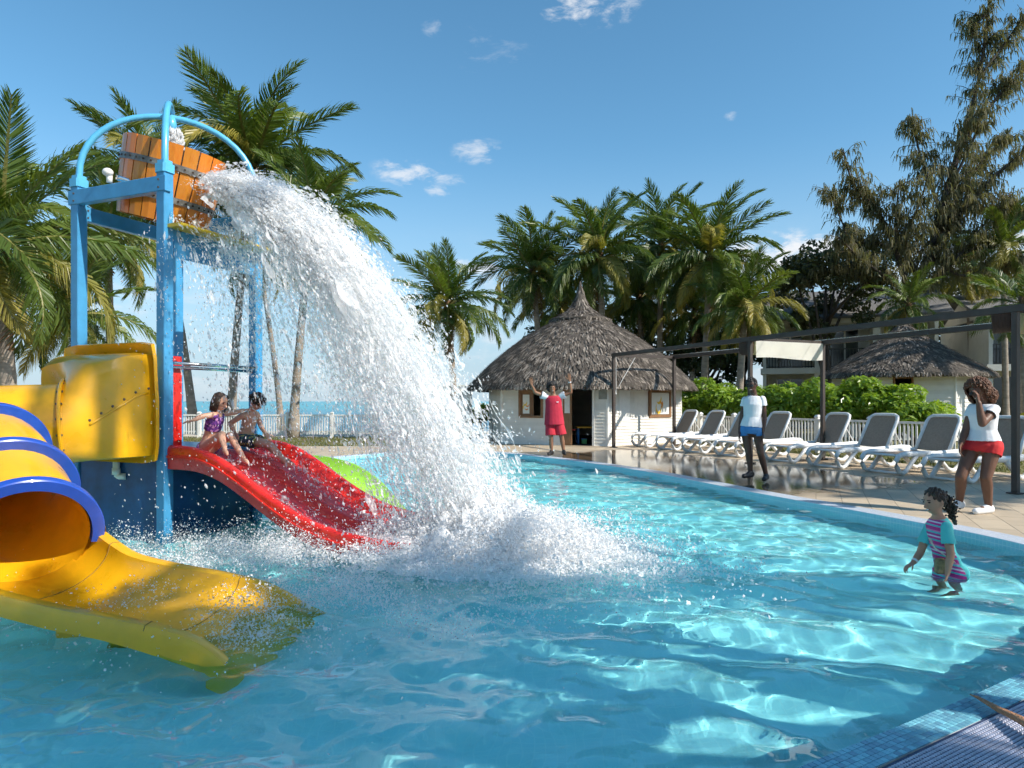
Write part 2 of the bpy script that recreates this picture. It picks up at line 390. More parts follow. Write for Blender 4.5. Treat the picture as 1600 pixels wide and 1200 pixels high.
tag(deck, 'sandy stone paving around the pool, wet in front of the loungers', 'deck', kind='structure')

# ---- ground sheet to the horizon (lawn, then sand falling to the sea on the left)
def ground_z(P):
    t = np.clip((P[:, 1] - 31 - np.maximum(0, P[:, 0] - 3) * 1.6) / 9, 0, 1); t = t * t * (3 - 2 * t)
    return -0.035 - 3.4 * t
grings = []
for e in (-0.15, 1, 2, 3.5, 5, 7, 9, 11, 13, 15, 17, 19, 22, 26, 32, 45, 80, 200, 700, 3000):
    P = CEN + dirs * (DECKR + e)[:, None]; grings.append(np.column_stack([P, ground_z(P)]))
M_ground = mat('lawn_and_sand', (.10, .115, .035), .9); N, L, b = nodes_of(M_ground)
co = N.new('ShaderNodeTexCoord').outputs['Object']; sp = N.new('ShaderNodeSeparateXYZ'); L.new(co, sp.inputs[0])
g1 = N.new('ShaderNodeMixRGB'); L.new(mrange(N, L, mnoise(N, L, co, 1.4, 8, .7), .35, .65), g1.inputs[0]); g1.inputs[1].default_value = (.085, .105, .03, 1); g1.inputs[2].default_value = (.25, .21, .09, 1)
sd = mmath(N, L, 'MULTIPLY', mrange(N, L, mmath(N, L, 'ADD', sp.outputs[1], mmath(N, L, 'MULTIPLY', mnoise(N, L, co, .5), 3)), 26.2, 27.6), mrange(N, L, sp.outputs[0], 6, 3))
g2 = N.new('ShaderNodeMixRGB'); L.new(sd, g2.inputs[0]); L.new(g1.outputs[0], g2.inputs[1]); g2.inputs[2].default_value = (.56, .50, .40, 1); L.new(g2.outputs[0], b.inputs['Base Color'])
bp = N.new('ShaderNodeBump'); bp.inputs['Strength'].default_value = .7; bp.inputs['Distance'].default_value = .03; L.new(mnoise(N, L, co, 14, 6), bp.inputs['Height']); L.new(bp.outputs[0], b.inputs['Normal'])
ground = ring_mesh('ground', grings, M_ground, smooth=True); tag(ground, 'dry lawn turning to beach sand beyond the white fence', 'ground', kind='structure')

# ---- sea
M_sea = mat('sea_water', (.03, .26, .33), .28, spec=.5); N, L, b = nodes_of(M_sea)
co = N.new('ShaderNodeTexCoord').outputs['Object']; sp = N.new('ShaderNodeSeparateXYZ'); L.new(co, sp.inputs[0])
lag = N.new('ShaderNodeMixRGB'); L.new(mrange(N, L, mmath(N, L, 'ADD', sp.outputs[1], mmath(N, L, 'MULTIPLY', mnoise(N, L, co, .01), 180)), 150, 420), lag.inputs[0]); lag.inputs[1].default_value = (.045, .17, .25, 1); lag.inputs[2].default_value = (.05, .33, .38, 1)
L.new(lag.outputs[0], b.inputs['Base Color'])
bp = N.new('ShaderNodeBump'); bp.inputs['Strength'].default_value = .5; bp.inputs['Distance'].default_value = .25; L.new(mnoise(N, L, co, .8, 6), bp.inputs['Height']); L.new(bp.outputs[0], b.inputs['Normal'])
sm_ = MB(); xs = [-9000, -600, -100, 0, 100, 600, 9000]; ys = [33, 60, 120, 300, 900, 3000, 12000]
sm_.add([(x, y, -1.75) for y in ys for x in xs], [(i * 7 + j, i * 7 + j + 1, (i + 1) * 7 + j + 1, (i + 1) * 7 + j) for i in range(6) for j in range(6)])
sea = sm_.build('sea', M_sea); tag(sea, 'turquoise lagoon stretching to the horizon behind the fence', 'sea', kind='structure')

# ---- pool water: a real rippled surface that refracts (and focuses) the sun on the floor
rng = np.random.default_rng(11)
SPL = np.array((-0.35, 6.5))
def ripple(X, Y):
    Z = np.zeros_like(X); r = np.hypot(X - SPL[0], Y - SPL[1])
    turb = np.exp(-(r / 2.6) ** 2) + .75 * np.exp(-((X + 1.9) ** 2 + (Y - 3.6) ** 2) / 5.0) + .14; calm = 0.55 + 0.45 * np.clip(1.2 - r / 9, 0, 1)
    for k in range(26):
        lam = rng.uniform(.20, .95); a = rng.normal(R(20), 1.2); A = .0062 * lam ** 1.1
        Z += calm * A * np.sin(2 * np.pi / lam * (X * np.cos(a) + Y * np.sin(a)) + rng.uniform(0, 6.28) + .6 * np.sin(X * 1.3 + Y * .7 + k))
    for k in range(18):
        lam = rng.uniform(.11, .35); a = rng.uniform(0, 6.28)
        Z += turb * .0075 * lam ** .8 * np.sin(2 * np.pi / lam * (X * np.cos(a) + Y * np.sin(a)) + rng.uniform(0, 6.28) + 1.2 * np.sin(X * 2.1 - Y * 1.7 + k))
    Z += .010 * np.exp(-r / 2.8) * np.sin(r * 9.5 + .5 * np.sin(3 * np.arctan2(Y - SPL[1], X - SPL[0])))
    for gx, gy, amp in ((3.47, 5.37, .0045), (-2.0, 4.2, .006), (-1.0, 6.6, .004)):
        rr = np.hypot(X - gx, Y - gy); Z += amp * np.exp(-rr / .55) * np.sin(rr * 24)
    return WATER_Z + Z
h = .038; gx = np.arange(-7.25, 4.95, h); gy = np.arange(.1, 18.1, h); X, Y = np.meshgrid(gx, gy); Z = ripple(X, Y)
idx = np.arange(X.size).reshape(X.shape); F = np.stack([idx[:-1, :-1], idx[:-1, 1:], idx[1:, 1:], idx[1:, :-1]], -1).reshape(-1, 4)
cx = (X[:-1, :-1] + h / 2).ravel(); cy = (Y[:-1, :-1] + h / 2).ravel(); F = F[inside(POOL + NRM * .05, cx, cy)]
V = np.stack([X, Y, Z], -1).reshape(-1, 3); used = np.unique(F); remap = np.full(len(V), -1); remap[used] = np.arange(len(used))
M_water = mat('pool_water', (.63, .965, .975), 0.0); N, L, b = nodes_of(M_water); b.inputs['Transmission Weight'].default_value = 1; b.inputs['IOR'].default_value = 1.33
water = mesh_np('pool_water', V[used], remap[F], M_water, smooth=True); tag(water, 'clear turquoise rippled water filling the swimming pool', 'water', kind='structure')
water.cycles.is_caustics_caster = True

# ---- ribbed mat with a dry stick at the near right corner
M_dot = mat('mat_rubber_light', (.50, .52, .62), .45, var=.2, vscale=30); M_mat = mat('mat_rubber_dark', (.045, .06, .12), .6, var=.3, vscale=20)
mt = empty('drainage_mat', (2.05, 2.45, .012)); tag(mt, 'blue and white studded drainage mat lying behind the near pool edge', 'mat')
e1 = np.array((.858, .513)); n1 = np.array((.513, -.858)); o0 = np.array((1.02, 2.42)) + n1 * .16
mb = MB(); q = [o0 + e1 * a + n1 * c for a, c in ((-.3, 0), (2.1, 0), (2.1, 1.2), (-.3, 1.2))]
mb.add([(*p, z) for z in (.004, .012) for p in q], [(0, 1, 2, 3), (4, 5, 6, 7), (0, 1, 5, 4), (1, 2, 6, 5), (2, 3, 7, 6), (3, 0, 4, 7)]); mb.build('base_sheet', M_mat, mt, True)
V = []; F = []
pit = .0165; k = 0
for i in range(int(1.9 / pit)):
    for j in range(int(.62 / pit)):
        c = o0 + e1 * (i * pit + (j % 2) * pit / 2 + .1) + n1 * (j * pit + .02); r = .0056
        for dx, dy in ((-r, -r), (r, -r), (r, r), (-r, r)):
            p = c + e1 * dx + n1 * dy; V.append((*p, .0125))
        for dx, dy in ((-r, -r), (r, -r), (r, r), (-r, r)):
            p = c + (e1 * dx + n1 * dy) * .7; V.append((*p, .0175))
        F += [(k, k + 1, k + 5, k + 4), (k + 1, k + 2, k + 6, k + 5), (k + 2, k + 3, k + 7, k + 6), (k + 3, k, k + 4, k + 7), (k + 4, k + 5, k + 6, k + 7)]; k += 8
st = mesh_np('studs', V, F, M_dot, mt, True); st['kind'] = 'stuff'
M_stick = mat('dry_stick', (.40, .17, .075), .7, col2=(.52, .28, .15), vscale=25, bump=.6, bscale=70, stretch=(3, 3, 1))
A = ground_at(1516, 1085, .03); B = ground_at(1640, 1150, .07)
sk = MB(); sk.tube([A, A.lerp(B, .12) + Vector((0, 0, .004)), A.lerp(B, .4), A.lerp(B, .62) + Vector((.004, -.006, .003)), A.lerp(B, .8), B], [.003, .009, .017, .021, .025, .027], 9, sy=.7)
stick = sk.build('dry_stick', M_stick, smooth=True); tag(stick, 'brown dry palm stick lying across the blue coping and mat', 'stick')
st2 = MB(); st2.tube([A.lerp(B, .55), A.lerp(B, .72) + Vector((.02, -.035, -.015)), A.lerp(B, .9) + Vector((.03, -.06, -.04))], [.012, .008, .004], 6); st2.build('side_shoot', M_stick, stick)

# ================================================================== WATER PLAY TOWER
F0 = Vector((-3.61, 7.10, 0)); UU = Vector((.926, -.378, 0)).normalized(); VV = Vector((-UU.y, UU.x, 0))
TS = 1.30
def T(u, v, z): return F0 + UU * u + VV * v + Vector((0, 0, z))
TROT = Matrix((UU, VV, Vector((0, 0, 1)))).transposed()
M_blue = mat('tower_blue_paint', (.055, .27, .50), .38, var=.12, vscale=5, rvar=.1, coat=.15, bump=.05, bscale=25)
M_pipe = mat('arch_blue_paint', (.10, .42, .66), .3, var=.08, vscale=6, coat=.2)
M_navy = mat('navy_panel', (.010, .07, .20), .35, var=.35, vscale=3, rvar=.1)
M_yel = mat('yellow_gelcoat', (.80, .41, .008), .30, var=.11, vscale=3.5, rvar=.1, coat=.35, bump=.03, bscale=6)
M_yedge = mat('yellow_edge', (.62, .42, .02), .4, var=.2, vscale=9)
M_red = mat('red_gelcoat', (.64, .022, .014), .28, var=.14, vscale=4, rvar=.1, coat=.4, bump=.03, bscale=7)
M_rim = mat('blue_rim', (.018, .075, .42), .3, var=.12, vscale=8, coat=.2)
M_bolt = mat('bolt_steel', (.16, .13, .11), .45, metal=.7, var=.3, vscale=40)
M_chrome = mat('stainless_steel', (.62, .62, .62), .2, metal=1, var=.05)
M_pvc = mat('white_pvc', (.75, .75, .72), .4, var=.06)
M_green = mat('lime_gelcoat', (.30, .58, .06), .3, var=.1, coat=.3)

tower = empty('water_play_tower', T(-.65, .65, FLOOR_Z)); tag(tower, 'tall blue post tower with crossed arches carrying the tipping bucket', 'play tower')
def part(mb, name, m, parent=tower, **k): return mb.build(name, m, parent, True, **k)
PTOP = 3.70
for (u, v) in ((0, 0), (-TS, 0), (0, TS), (-TS, TS)):
    p = MB(); p.bar(T(u, v, FLOOR_Z), T(u, v, PTOP), .118, .118, up=UU, cham=.008); po = part(p, 'post', M_blue)
    c = MB(); c.bar(T(u, v, PTOP - .03), T(u, v, PTOP + .06), .148, .148, up=UU, cham=.02); c.bar(T(u, v, PTOP + .06), T(u, v, PTOP + .10), .11, .11, up=UU, cham=.01); part(c, 'post_cap', M_pipe, po)
    c = MB(); c.bar(T(u, v, FLOOR_Z), T(u, v, FLOOR_Z + .03), .22, .22, up=UU, cham=.01); part(c, 'foot_plate', M_blue, po)
# top beams (front-left pair, the others lower)
def beam(a, b, w=.08, h=.16, m=M_blue, name='beam'):
    mb = MB(); mb.bar(a, b, w, h, cham=.006); o = part(mb, name, m)
    d = (b - a).normalized(); x, y, _ = frame(d)
    for q in (a + d * .09, b - d * .09):
        for s1 in (-.04, .04):
            bb = MB(); n = -x if (-x).y < 0 else x
            bb.tube([q + Vector((0, 0, s1)) + n * (w / 2 - .002), q + Vector((0, 0, s1)) + n * (w / 2 + .008)], .011, 7); part(bb, 'bolt', M_bolt, o)
    return o
beam(T(-TS - .08, -.03, 3.55), T(.08, -.03, 3.55))
beam(T(-TS - .02, 0, 3.40), T(-TS - .02, TS, 3.40))
beam(T(-TS - .05, TS + .02, 3.50), T(.05, TS + .02, 3.50))
beam(T(.0, .07, 3.06), T(.0, TS - .07, 3.06), h=.14)
# splash board with yellow edge under the bucket lip
sb = MB(); sb.bar(T(.10, -.02, 3.12), T(.10, TS + .02, 3.12), .30, .035, cham=.01); part(sb, 'splash_board_edge', M_yedge)
sb = MB(); sb.bar(T(.035, .075, 2.90), T(.035, TS - .075, 2.90), .02, .18); part(sb, 'splash_board', M_blue)
# arches
def arch(a, b, top, n=22):
    pts = []
    for k in range(n + 1):
        t = math.pi * k / n
        s = (1 - math.cos(t)) / 2; pts.append(a.lerp(b, s) + Vector((0, 0, math.sin(t) ** .9 * top if 0 < k < n else 0)))
    mb = MB(); mb.tube([a - Vector((0, 0, .08))] + pts + [b - Vector((0, 0, .08))], .035, 12, ref=(UU + VV) if abs((b - a).normalized().dot(UU + VV)) < .5 else (UU - VV)); return part(mb, 'arch_pipe', M_pipe, smooth=True)
arch(T(-TS, 0, PTOP + .1), T(0, TS, PTOP + .1), .80); arch(T(0, 0, PTOP + .1), T(-TS, TS, PTOP + .1), .88)
sp_ = MB(); sp_.tube([T(-.65, .65, 4.62), T(-.65, .65, 4.50), T(-.65, .65, 4.44)], [.05, .06, .035], 12); part(sp_, 'water_spout', M_pipe, smooth=True)
nz = MB(); nz.tube([T(-.78, -.03, 3.66), T(-.78, -.03, 3.74)], .03, 10); nz.ell(T(-.78, -.05, 3.765), (.055, .055, .045)); part(nz, 'spray_nozzle', M_pvc, smooth=True)
# platform, walls below it, entrance panels and rails
pf = MB(); pf.bar(T(-.65, .068, .76), T(-.65, TS - .068, .76), 1.16, .06); part(pf, 'platform', M_blue)
for nm, a, b in (('lower_panel', T(-TS + .068, -.02, 0), T(-.068, -.02, 0)), ('lower_panel', T(.0, .068, 0), T(.0, TS - .068, 0)), ('lower_panel', T(-TS - .02, .068, 0), T(-TS - .02, TS - .068, 0)), ('lower_panel', T(-TS + .068, TS + .02, 0), T(-.068, TS + .02, 0))):
    mb = MB(); c0 = Vector((0, 0, .115)); mb.bar(a + c0, b + c0, .03, 1.23); part(mb, nm, M_navy)
rp = MB(); rp.bar(T(-.05, .16, .80), T(-.05, .16, 1.78), .03, .17, up=VV); part(rp, 'entrance_panel', M_red)
for zz in (1.66, 1.70):
    mb = MB(); mb.tube([T(.0 + (zz - 1.66) * 1.5, .06, zz), T(.0 + (zz - 1.66) * 1.5, TS - .06, zz)], .018, 10); part(mb, 'hand_rail', M_chrome, smooth=True)
dp = MB(); A = T(-.62, -.075, .72); dp.tube([A, A - Vector((0, 0, .17)), A - Vector((-.008, 0, .205)), A - Vector((-.035, 0, .22)), A - Vector((-.10, .0, .22))], .033, 12)
dp.tube([A - Vector((0, 0, .13)), A - Vector((0, 0, .2))], .04, 12); part(dp, 'drain_pipe', M_pvc, smooth=True)

# ---- tipping bucket: staves and hoops
M_stave = mat('varnished_orange_wood', (.62, .165, .012), .32, col2=(.68, .23, .025), vscale=5, stretch=(6, 6, .6), rnd=.18, coat=.3, bump=.12, bscale=30)
M_joint = mat('bucket_core', (.035, .02, .012), .7, var=.3)
M_hoop = mat('zinc_hoop', (.30, .29, .27), .45, metal=.75, col2=(.12, .11, .10), vscale=9, bump=.2, bscale=50)
bucket = empty('tipping_bucket', T(-.62, .65, 3.80)); tag(bucket, 'orange wooden stave bucket with two metal hoops tipping out water', 'bucket')
BROT = Matrix.Rotation(R(15), 3, VV) ; BH = .84; BR0, BR1 = .47, .54
BC = T(-.62, .60, 3.78)
def BP(r, a, z): return BC + BROT @ Vector((r * math.cos(a), r * math.sin(a), z))
NS = 20
for k in range(NS):
    a0 = 2 * math.pi * (k + .045) / NS; a1 = 2 * math.pi * (k + .955) / NS; rings = []
    top = BH / 2 + random.uniform(-.004, .004)
    for z in (-BH / 2, 0, top):
        f = (z + BH / 2) / BH; r = BR0 + (BR1 - BR0) * f + .012 * math.sin(math.pi * f)
        am = (a0 + a1) / 2
        rings.append([BP(r, a0, z), BP(r * 1.006, am, z), BP(r, a1, z), BP(r - .035, a1, z), BP(r - .035, a0, z)])
    mb = MB(); mb.loft(rings, True); part(mb, 'stave', M_stave, bucket)
mb = MB(); rings = [[BP((BR0 + (BR1 - BR0) * f) - q, 2 * math.pi * k / 40, -BH / 2 + .02 + f * (BH - .06)) for k in range(40)] for f, q in ((0, .006), (1, .006), (1, .03), (0, .03))]
mb.loft(rings); mb.add(rings[3], [tuple(range(40))]); part(mb, 'liner', M_joint, bucket, smooth=True, auto=40)
for zc in (-.17, .18):
    f = (zc + BH / 2) / BH; r = BR0 + (BR1 - BR0) * f + .014 * math.sin(math.pi * f)
    mb = MB(); prof = ((r, -.034), (r + .012, -.034), (r + .012, .034), (r, .034))
    mb.loft([[BP(q, 2 * math.pi * k / 48, zc + dz) for k in range(48)] for q, dz in prof + (prof[0],)]); ho = part(mb, 'hoop', M_hoop, bucket, smooth=True, auto=40)
    for k in range(40):
        a = 2 * math.pi * (k + .5) / 40; bb = MB(); bb.tube([BP(r + .010, a, zc), BP(r + .018, a, zc)], .012, 6); part(bb, 'rivet', M_joint, ho)
mb = MB(); mb.tube([T(-.66, -.03, 3.70), T(-.66, TS + .03, 3.70)], .03, 12); part(mb, 'pivot_shaft', M_chrome, bucket, smooth=True)

# ---- red double slide
rslide = empty('red_slide', T(.1, .65, FLOOR_Z)); tag(rslide, 'wide red double slide running from the tower into the splash', 'slide')
def prof_z(t):   # running height of the rail top
    return float(np.interp(t, [0, .3, .55, .8, 1.1, 1.44, 1.8, 2.1, 2.45, 2.8, 3.0], [.84, .84, .80, .69, .52, .325, .175, .105, .06, .045, .04]))
def sl(t): return (prof_z(min(3, t + .05)) - prof_z(max(0, t - .05))) / .1
ts = np.linspace(-.06, 2.95, 60)
zs = np.array([prof_z(max(t, 0)) for t in ts]); zs = np.convolve(np.pad(zs, 4, mode='edge'), np.ones(9) / 9, 'valid')
# cross-section: (v, dz) from the outer near side over the rail, two lanes with a ridge, far rail
CS = [(-.015, -.24), (-.02, -.13), (-.035, -.125), (-.035, -.10), (-.02, -.095), (-.02, -.03), (-.005, -.005), (.03, .005), (.065, -.005), (.085, -.03), (.10, -.10), (.14, -.15), (.20, -.17), (.44, -.175), (.54, -.16), (.58, -.11), (.61, -.075), (.65, -.065),
      (.69, -.075), (.72, -.11), (.76, -.16), (.86, -.175), (1.10, -.17), (1.16, -.15), (1.20, -.10), (1.215, -.03), (1.235, -.005), (1.27, .005), (1.305, -.005), (1.32, -.03), (1.32, -.095), (1.335, -.10), (1.335, -.125), (1.32, -.13), (1.315, -.24)]
rings = []
for t, z in zip(ts, zs):
    ease = 1 - .12 * max(0, (t - 2.2) / .75)
    rings.append([T(t + .02 + dz * -.28, v, z + dz * ease) for v, dz in CS])
inner = [[T(t + .02, 1.30 - .025 - (v - .0) * (1.25 / 1.3), z - .255) for v, dz in CS[:2]] for t, z in zip(ts, zs)]
mb = MB(); mb.loft(rings, closed=False)
mb.loft([[r[0], T(t + .06, .02, z - .25), T(t + .06, 1.28, z - .25), r[-1]] for r, t, z in zip(rings, ts, zs)], closed=False)
for r in (rings[0], rings[-1]): mb.add(r, [tuple(range(len(r)))])
part(mb, 'double_chute', M_red, rslide, smooth=True, auto=50)
for v in (.65,):
    mb = MB(); mb.bar(T(1.35, v, FLOOR_Z), T(1.35, v, .08), .1, .1); mb.bar(T(2.3, v, FLOOR_Z), T(2.3, v, -.30), .1, .1); part(mb, 'support_leg', M_blue, rslide)

# ---- lime slide on the far side of the tower
gslide = empty('lime_slide', T(-.4, TS + .4, FLOOR_Z)); tag(gslide, 'lime green slide dropping behind the red slide', 'slide')
gp = [T(.1, 1.50, .62), T(.5, 1.62, .60), T(.95, 1.70, .50), T(1.3, 1.78, .30), T(1.55, 1.85, .04), T(1.75, 1.9, -.25)]
P = catmull([tuple(p) for p in gp], 26, False); mb = MB(); rings = []
for i, p in enumerate(P):
    p = Vector(p); d = Vector(P[min(i + 1, 25)]) - Vector(P[max(i - 1, 0)]); x, y, _ = frame(d)
    rr = [p + x * (.36 * math.cos(a)) + y * (.30 * math.sin(a)) for a in np.linspace(math.pi, 2 * math.pi, 13)]
    ro = [p + x * (.41 * math.cos(a)) + y * (.34 * math.sin(a)) for a in np.linspace(2 * math.pi, math.pi, 13)]
    rings.append(rr + ro)
mb.loft(rings, True); part(mb, 'chute', M_green, gslide, smooth=True, auto=60)
mb = MB(); mb.bar(T(.5, 1.62, FLOOR_Z), T(.5, 1.62, .36), .09, .09); part(mb, 'support_leg', M_blue, gslide)

# ---- yellow spiral slide
ys = empty('yellow_spiral_slide', (-4.3, 5.6, FLOOR_Z)); tag(ys, 'yellow spiral tube slide with blue rims ending in an open chute', 'slide')
P0 = Vector((-4.36, 6.68, 1.06)); D0 = Vector((-.59, -.28, -.03)).normalized(); RT = .41
# entry hood: lofted from the square opening in the tower to the round flange
def sq(t, hw, z0, z1):     # point on a rounded rectangle outline, angle t
    c, s = math.cos(t), math.sin(t); k = 1 / max(abs(c), abs(s)); k = min(k, 1.36)
    return (c * k * hw, (z0 + z1) / 2 + s * k * (z1 - z0) / 2)
NR = 40; rings = []
x0, y0, _ = frame(D0)
if x0.dot(UU) < 0: x0 = -x0
y0 = Vector((0, 0, 1)) - D0 * D0.z; y0.normalize()
for k, f in enumerate((0, .03, .10, .25, .45, .65, .82, .94, 1)):
    e = f * f * (3 - 2 * f); ring = []
    for j in range(NR):
        t = 2 * math.pi * j / NR
        a, b_ = sq(t, .60, .72, 1.80); A = T(-.65 + a, -.05, b_)
        B = P0 + x0 * (RT * math.cos(t)) + y0 * (RT * math.sin(t))
        straight = T(-.65 + a, -.05 - .55 * min(f / .45, 1), b_)
        w = 0 if f < .10 else (f - .10) / .90; w = w * w * (3 - 2 * w)
        ring.append(straight.lerp(B, w))
    rings.append(ring)
mb = MB(); mb.loft(rings); hood = part(mb, 'entry_hood', M_yel, ys, smooth=True, auto=60)
# brim round the opening
mb = MB(); r_in = []; r_out = []; r_out2 = []
for j in range(NR):
    t = 2 * math.pi * j / NR; a, b_ = sq(t, .60, .72, 1.80); a2, b2 = sq(t, .675, .66, 1.90)
    up = max(0, math.sin(t)); r_in.append(T(-.65 + a, -.05 - .04, b_)); r_out.append(T(-.65 + a2, -.13 - .05 * up, b2)); r_out2.append(T(-.65 + a2, -.09 - .05 * up, b2 + .012))
mb.loft([r_in, r_out, r_out2, [T(-.65 + sq(2 * math.pi * j / NR, .60, .72, 1.80)[0], -.07, sq(2 * math.pi * j / NR, .60, .72, 1.80)[1]) for j in range(NR)]]); part(mb, 'brim', M_yel, hood, smooth=True, auto=50)
# flange ring + bolts
def ringflange(c, d, r0, r1, th, m, name, parent, bolts=0, arc=(0, 2 * math.pi), roll=0.0):
    x, y, d = frame(d); n = 48; mb = MB(); full = abs(arc[1] - arc[0] - 2 * math.pi) < 1e-3; rings = []
    aa = [arc[0] + (arc[1] - arc[0]) * k / (n if full else n - 1) for k in range(n)]
    prof = ((r0, -th / 2), (r1 - .008, -th / 2), (r1, -th / 2 + .008), (r1, th / 2 - .008), (r1 - .008, th / 2), (r0, th / 2), (r0, -th / 2))
    for r, hh in prof: rings.append([c + x * (r * math.cos(a)) + y * (r * math.sin(a)) + d * hh for a in aa])
    mb.loft(rings, closed=full); o = part(mb, name, m, parent, smooth=True, auto=40)
    for k in range(bolts):
        a = 2 * math.pi * (k + .5) / bolts; rr = (r0 + r1) / 2
        for sgn in (1, -1):
            bb = MB(); q = c + x * (rr * math.cos(a)) + y * (rr * math.sin(a)); bb.tube([q + d * (sgn * th / 2), q + d * (sgn * (th / 2 + .012))], .011, 6); part(bb, 'bolt', M_bolt, o)
    return o
ringflange(P0, D0, RT - .01, RT + .055, .03, M_yel, 'flange', ys, bolts=18)
# closed tube: from the flange out to the left and round to the front
path = [tuple(P0), (-4.95, 6.40, 1.03), (-5.22, 5.98, .98), (-4.86, 5.62, .91), (-4.22, 5.42, .84), (-3.76, 5.05, .60), (-3.32, 4.64, .345)]
PP = catmull(path, 64, False)
def sweep(P, rfun, m, name, parent, arcf=None, seg=36, thick=0.0, off=(0, 0, 0)):
    mb = MB(); rings = []
    n = len(P)
    for i in range(n):
        p = Vector(P[i]); d = Vector(P[min(i + 1, n - 1)]) - Vector(P[max(i - 1, 0)]); x, y, _ = frame(d); r = rfun(i / (n - 1))
        a0, a1 = arcf(i / (n - 1)) if arcf else (0, 2 * math.pi)
        full = arcf is None
        aa = [a0 + (a1 - a0) * k / (seg if full else seg - 1) for k in range(seg)]
        ring = [p + x * (r * math.cos(a)) + y * (r * math.sin(a)) for a in aa]
        if thick and not full: ring += [p + x * ((r + thick) * math.cos(a)) + y * ((r + thick) * math.sin(a)) for a in reversed(aa)]
        rings.append(ring)
    mb.loft(rings, cap=(not full), closed=True)
    return part(mb, name, m, parent, smooth=True, auto=55)
cuts = [0, 21, 42, 53, 63]
for a, b_ in zip(cuts[:-1], cuts[1:]):
    sweep(PP[a:b_ + 1], lambda f: RT, M_yel, 'tube_section', ys)
sweep(PP[42:64], lambda f: RT - .012, M_yel, 'tube_lining', ys)
for i in (43, 53, 63):
    p = Vector(PP[i]); d = Vector(PP[min(i + 1, 63)]) - Vector(PP[i - 1])
    ringflange(p, d, RT - .005, RT + .075, .07, M_rim, 'blue_rim', ys, arc=(-.12, math.pi + .12))
for i in (21, 32):
    p = Vector(PP[i]); d = Vector(PP[i + 1]) - Vector(PP[i - 1]); ringflange(p, d, RT, RT + .05, .03, M_yel, 'flange', ys, bolts=14)
# open chute below the mouth
cpath = [tuple(PP[60]), tuple(PP[63]), (-2.92, 4.40, .235), (-2.45, 4.26, .165), (-2.05, 4.17, .125), (-1.74, 4.13, .07), (-1.52, 4.11, -.03), (-1.32, 4.09, -.20)]
CP = catmull(cpath, 40, False); mb = MB(); rings = []
for i in range(40):
    f = i / 39; p = Vector(CP[i]); d = Vector(CP[min(i + 1, 39)]) - Vector(CP[max(i - 1, 0)]); d.z *= .6; x, y, _ = frame(d)
    r = RT + .02; depth = RT * (1 - .62 * min(1, f * 1.7) ** .8); hw = RT + .02 + .03 * f
    lift = .12 * (1 - f) ** 2
    ins = []; ous = []
    for k in range(19):
        a = math.pi + math.pi * k / 18
        ins.append(p + x * (hw * math.cos(a)) + y * (depth * math.sin(a) * (1 if f < .92 else 1)))
    # rolled lips
    l0 = ins[0]; r0 = ins[-1]
    drop = max(0, (f - .86) / .14) ** 1.5 * .06
    lipL = [l0 + x * -.02 + y * .012, l0 + x * -.075 + y * .006, l0 + x * -.085 - y * .02, l0 + x * -.085 - y * (.11 + .22 * max(0, f - .55))]
    lipR = [r0 + x * .02 + y * .012, r0 + x * .075 + y * .006, r0 + x * .085 - y * .02, r0 + x * .085 - y * (.11 + .22 * max(0, f - .55))]
    und = [p + x * ((hw + .03) * math.cos(a)) + y * ((depth + .035) * math.sin(a)) for a in [2 * math.pi - math.pi * k / 14 for k in range(1, 14)]]
    ring = list(reversed(lipL)) + ins + lipR + und
    rings.append([q - Vector((0, 0, drop)) for q in ring])
mb.loft(rings, True); chute = part(mb, 'open_chute', M_yel, ys, smooth=True, auto=45)
M_seam = mat('sealant_seam', (.22, .12, .02), .6, var=.3, vscale=20)
for i in (9, 25):
    sm3 = MB(); sm3.tube(rings[i][1:26], .0035, 5); part(sm3, 'joint_seam', M_seam, chute)
# joint seams and underside bracket
mb = MB(); p = Vector(CP[15]); mb.box(p + Vector((0.02, -.30, -.20)), (.16, .10, .16)); part(mb, 'bracket', M_yel, ys, bevel=.02)
for q in ((-2.45, 4.26), (-4.9, 5.2)):
    mb = MB(); mb.tube([(q[0], q[1], FLOOR_Z), (q[0], q[1], (-.22 if q[0] > -3 else .40))], .07, 14); part(mb, 'support_leg', M_yel, ys, smooth=True)
# bolted seam across the hood, laid on its surface
from mathutils.bvhtree import BVHTree
bv = BVHTree.FromPolygons([tuple(v.co) for v in hood.data.vertices], [tuple(p.vertices) for p in hood.data.polygons])
def on_hood(px, py):
    d = (at(px, py, 5) - cam.location).normalized(); h = bv.ray_cast(cam.location, d); return (h[0], h[1]) if h[0] is not None else (None, None)
seam = [on_hood(140 + (212 - 140) * k / 8, 664 - (664 - 620) * k / 8) for k in range(9)] + [on_hood(222, 616), on_hood(232, 614)]
seam = [q for q in seam if q[0] is not None]
if len(seam) > 3:
    mb = MB(); mb.tube([q[0] for q in seam], .014, 8); part(mb, 'seam_rib', M_yel, hood, smooth=True)
    for q, nn in seam[::2]:
        bb = MB(); bb.ell(q + Vector((0, 0, .045)), .014, nu=8, nv=5); part(bb, 'bolt', M_bolt, hood)

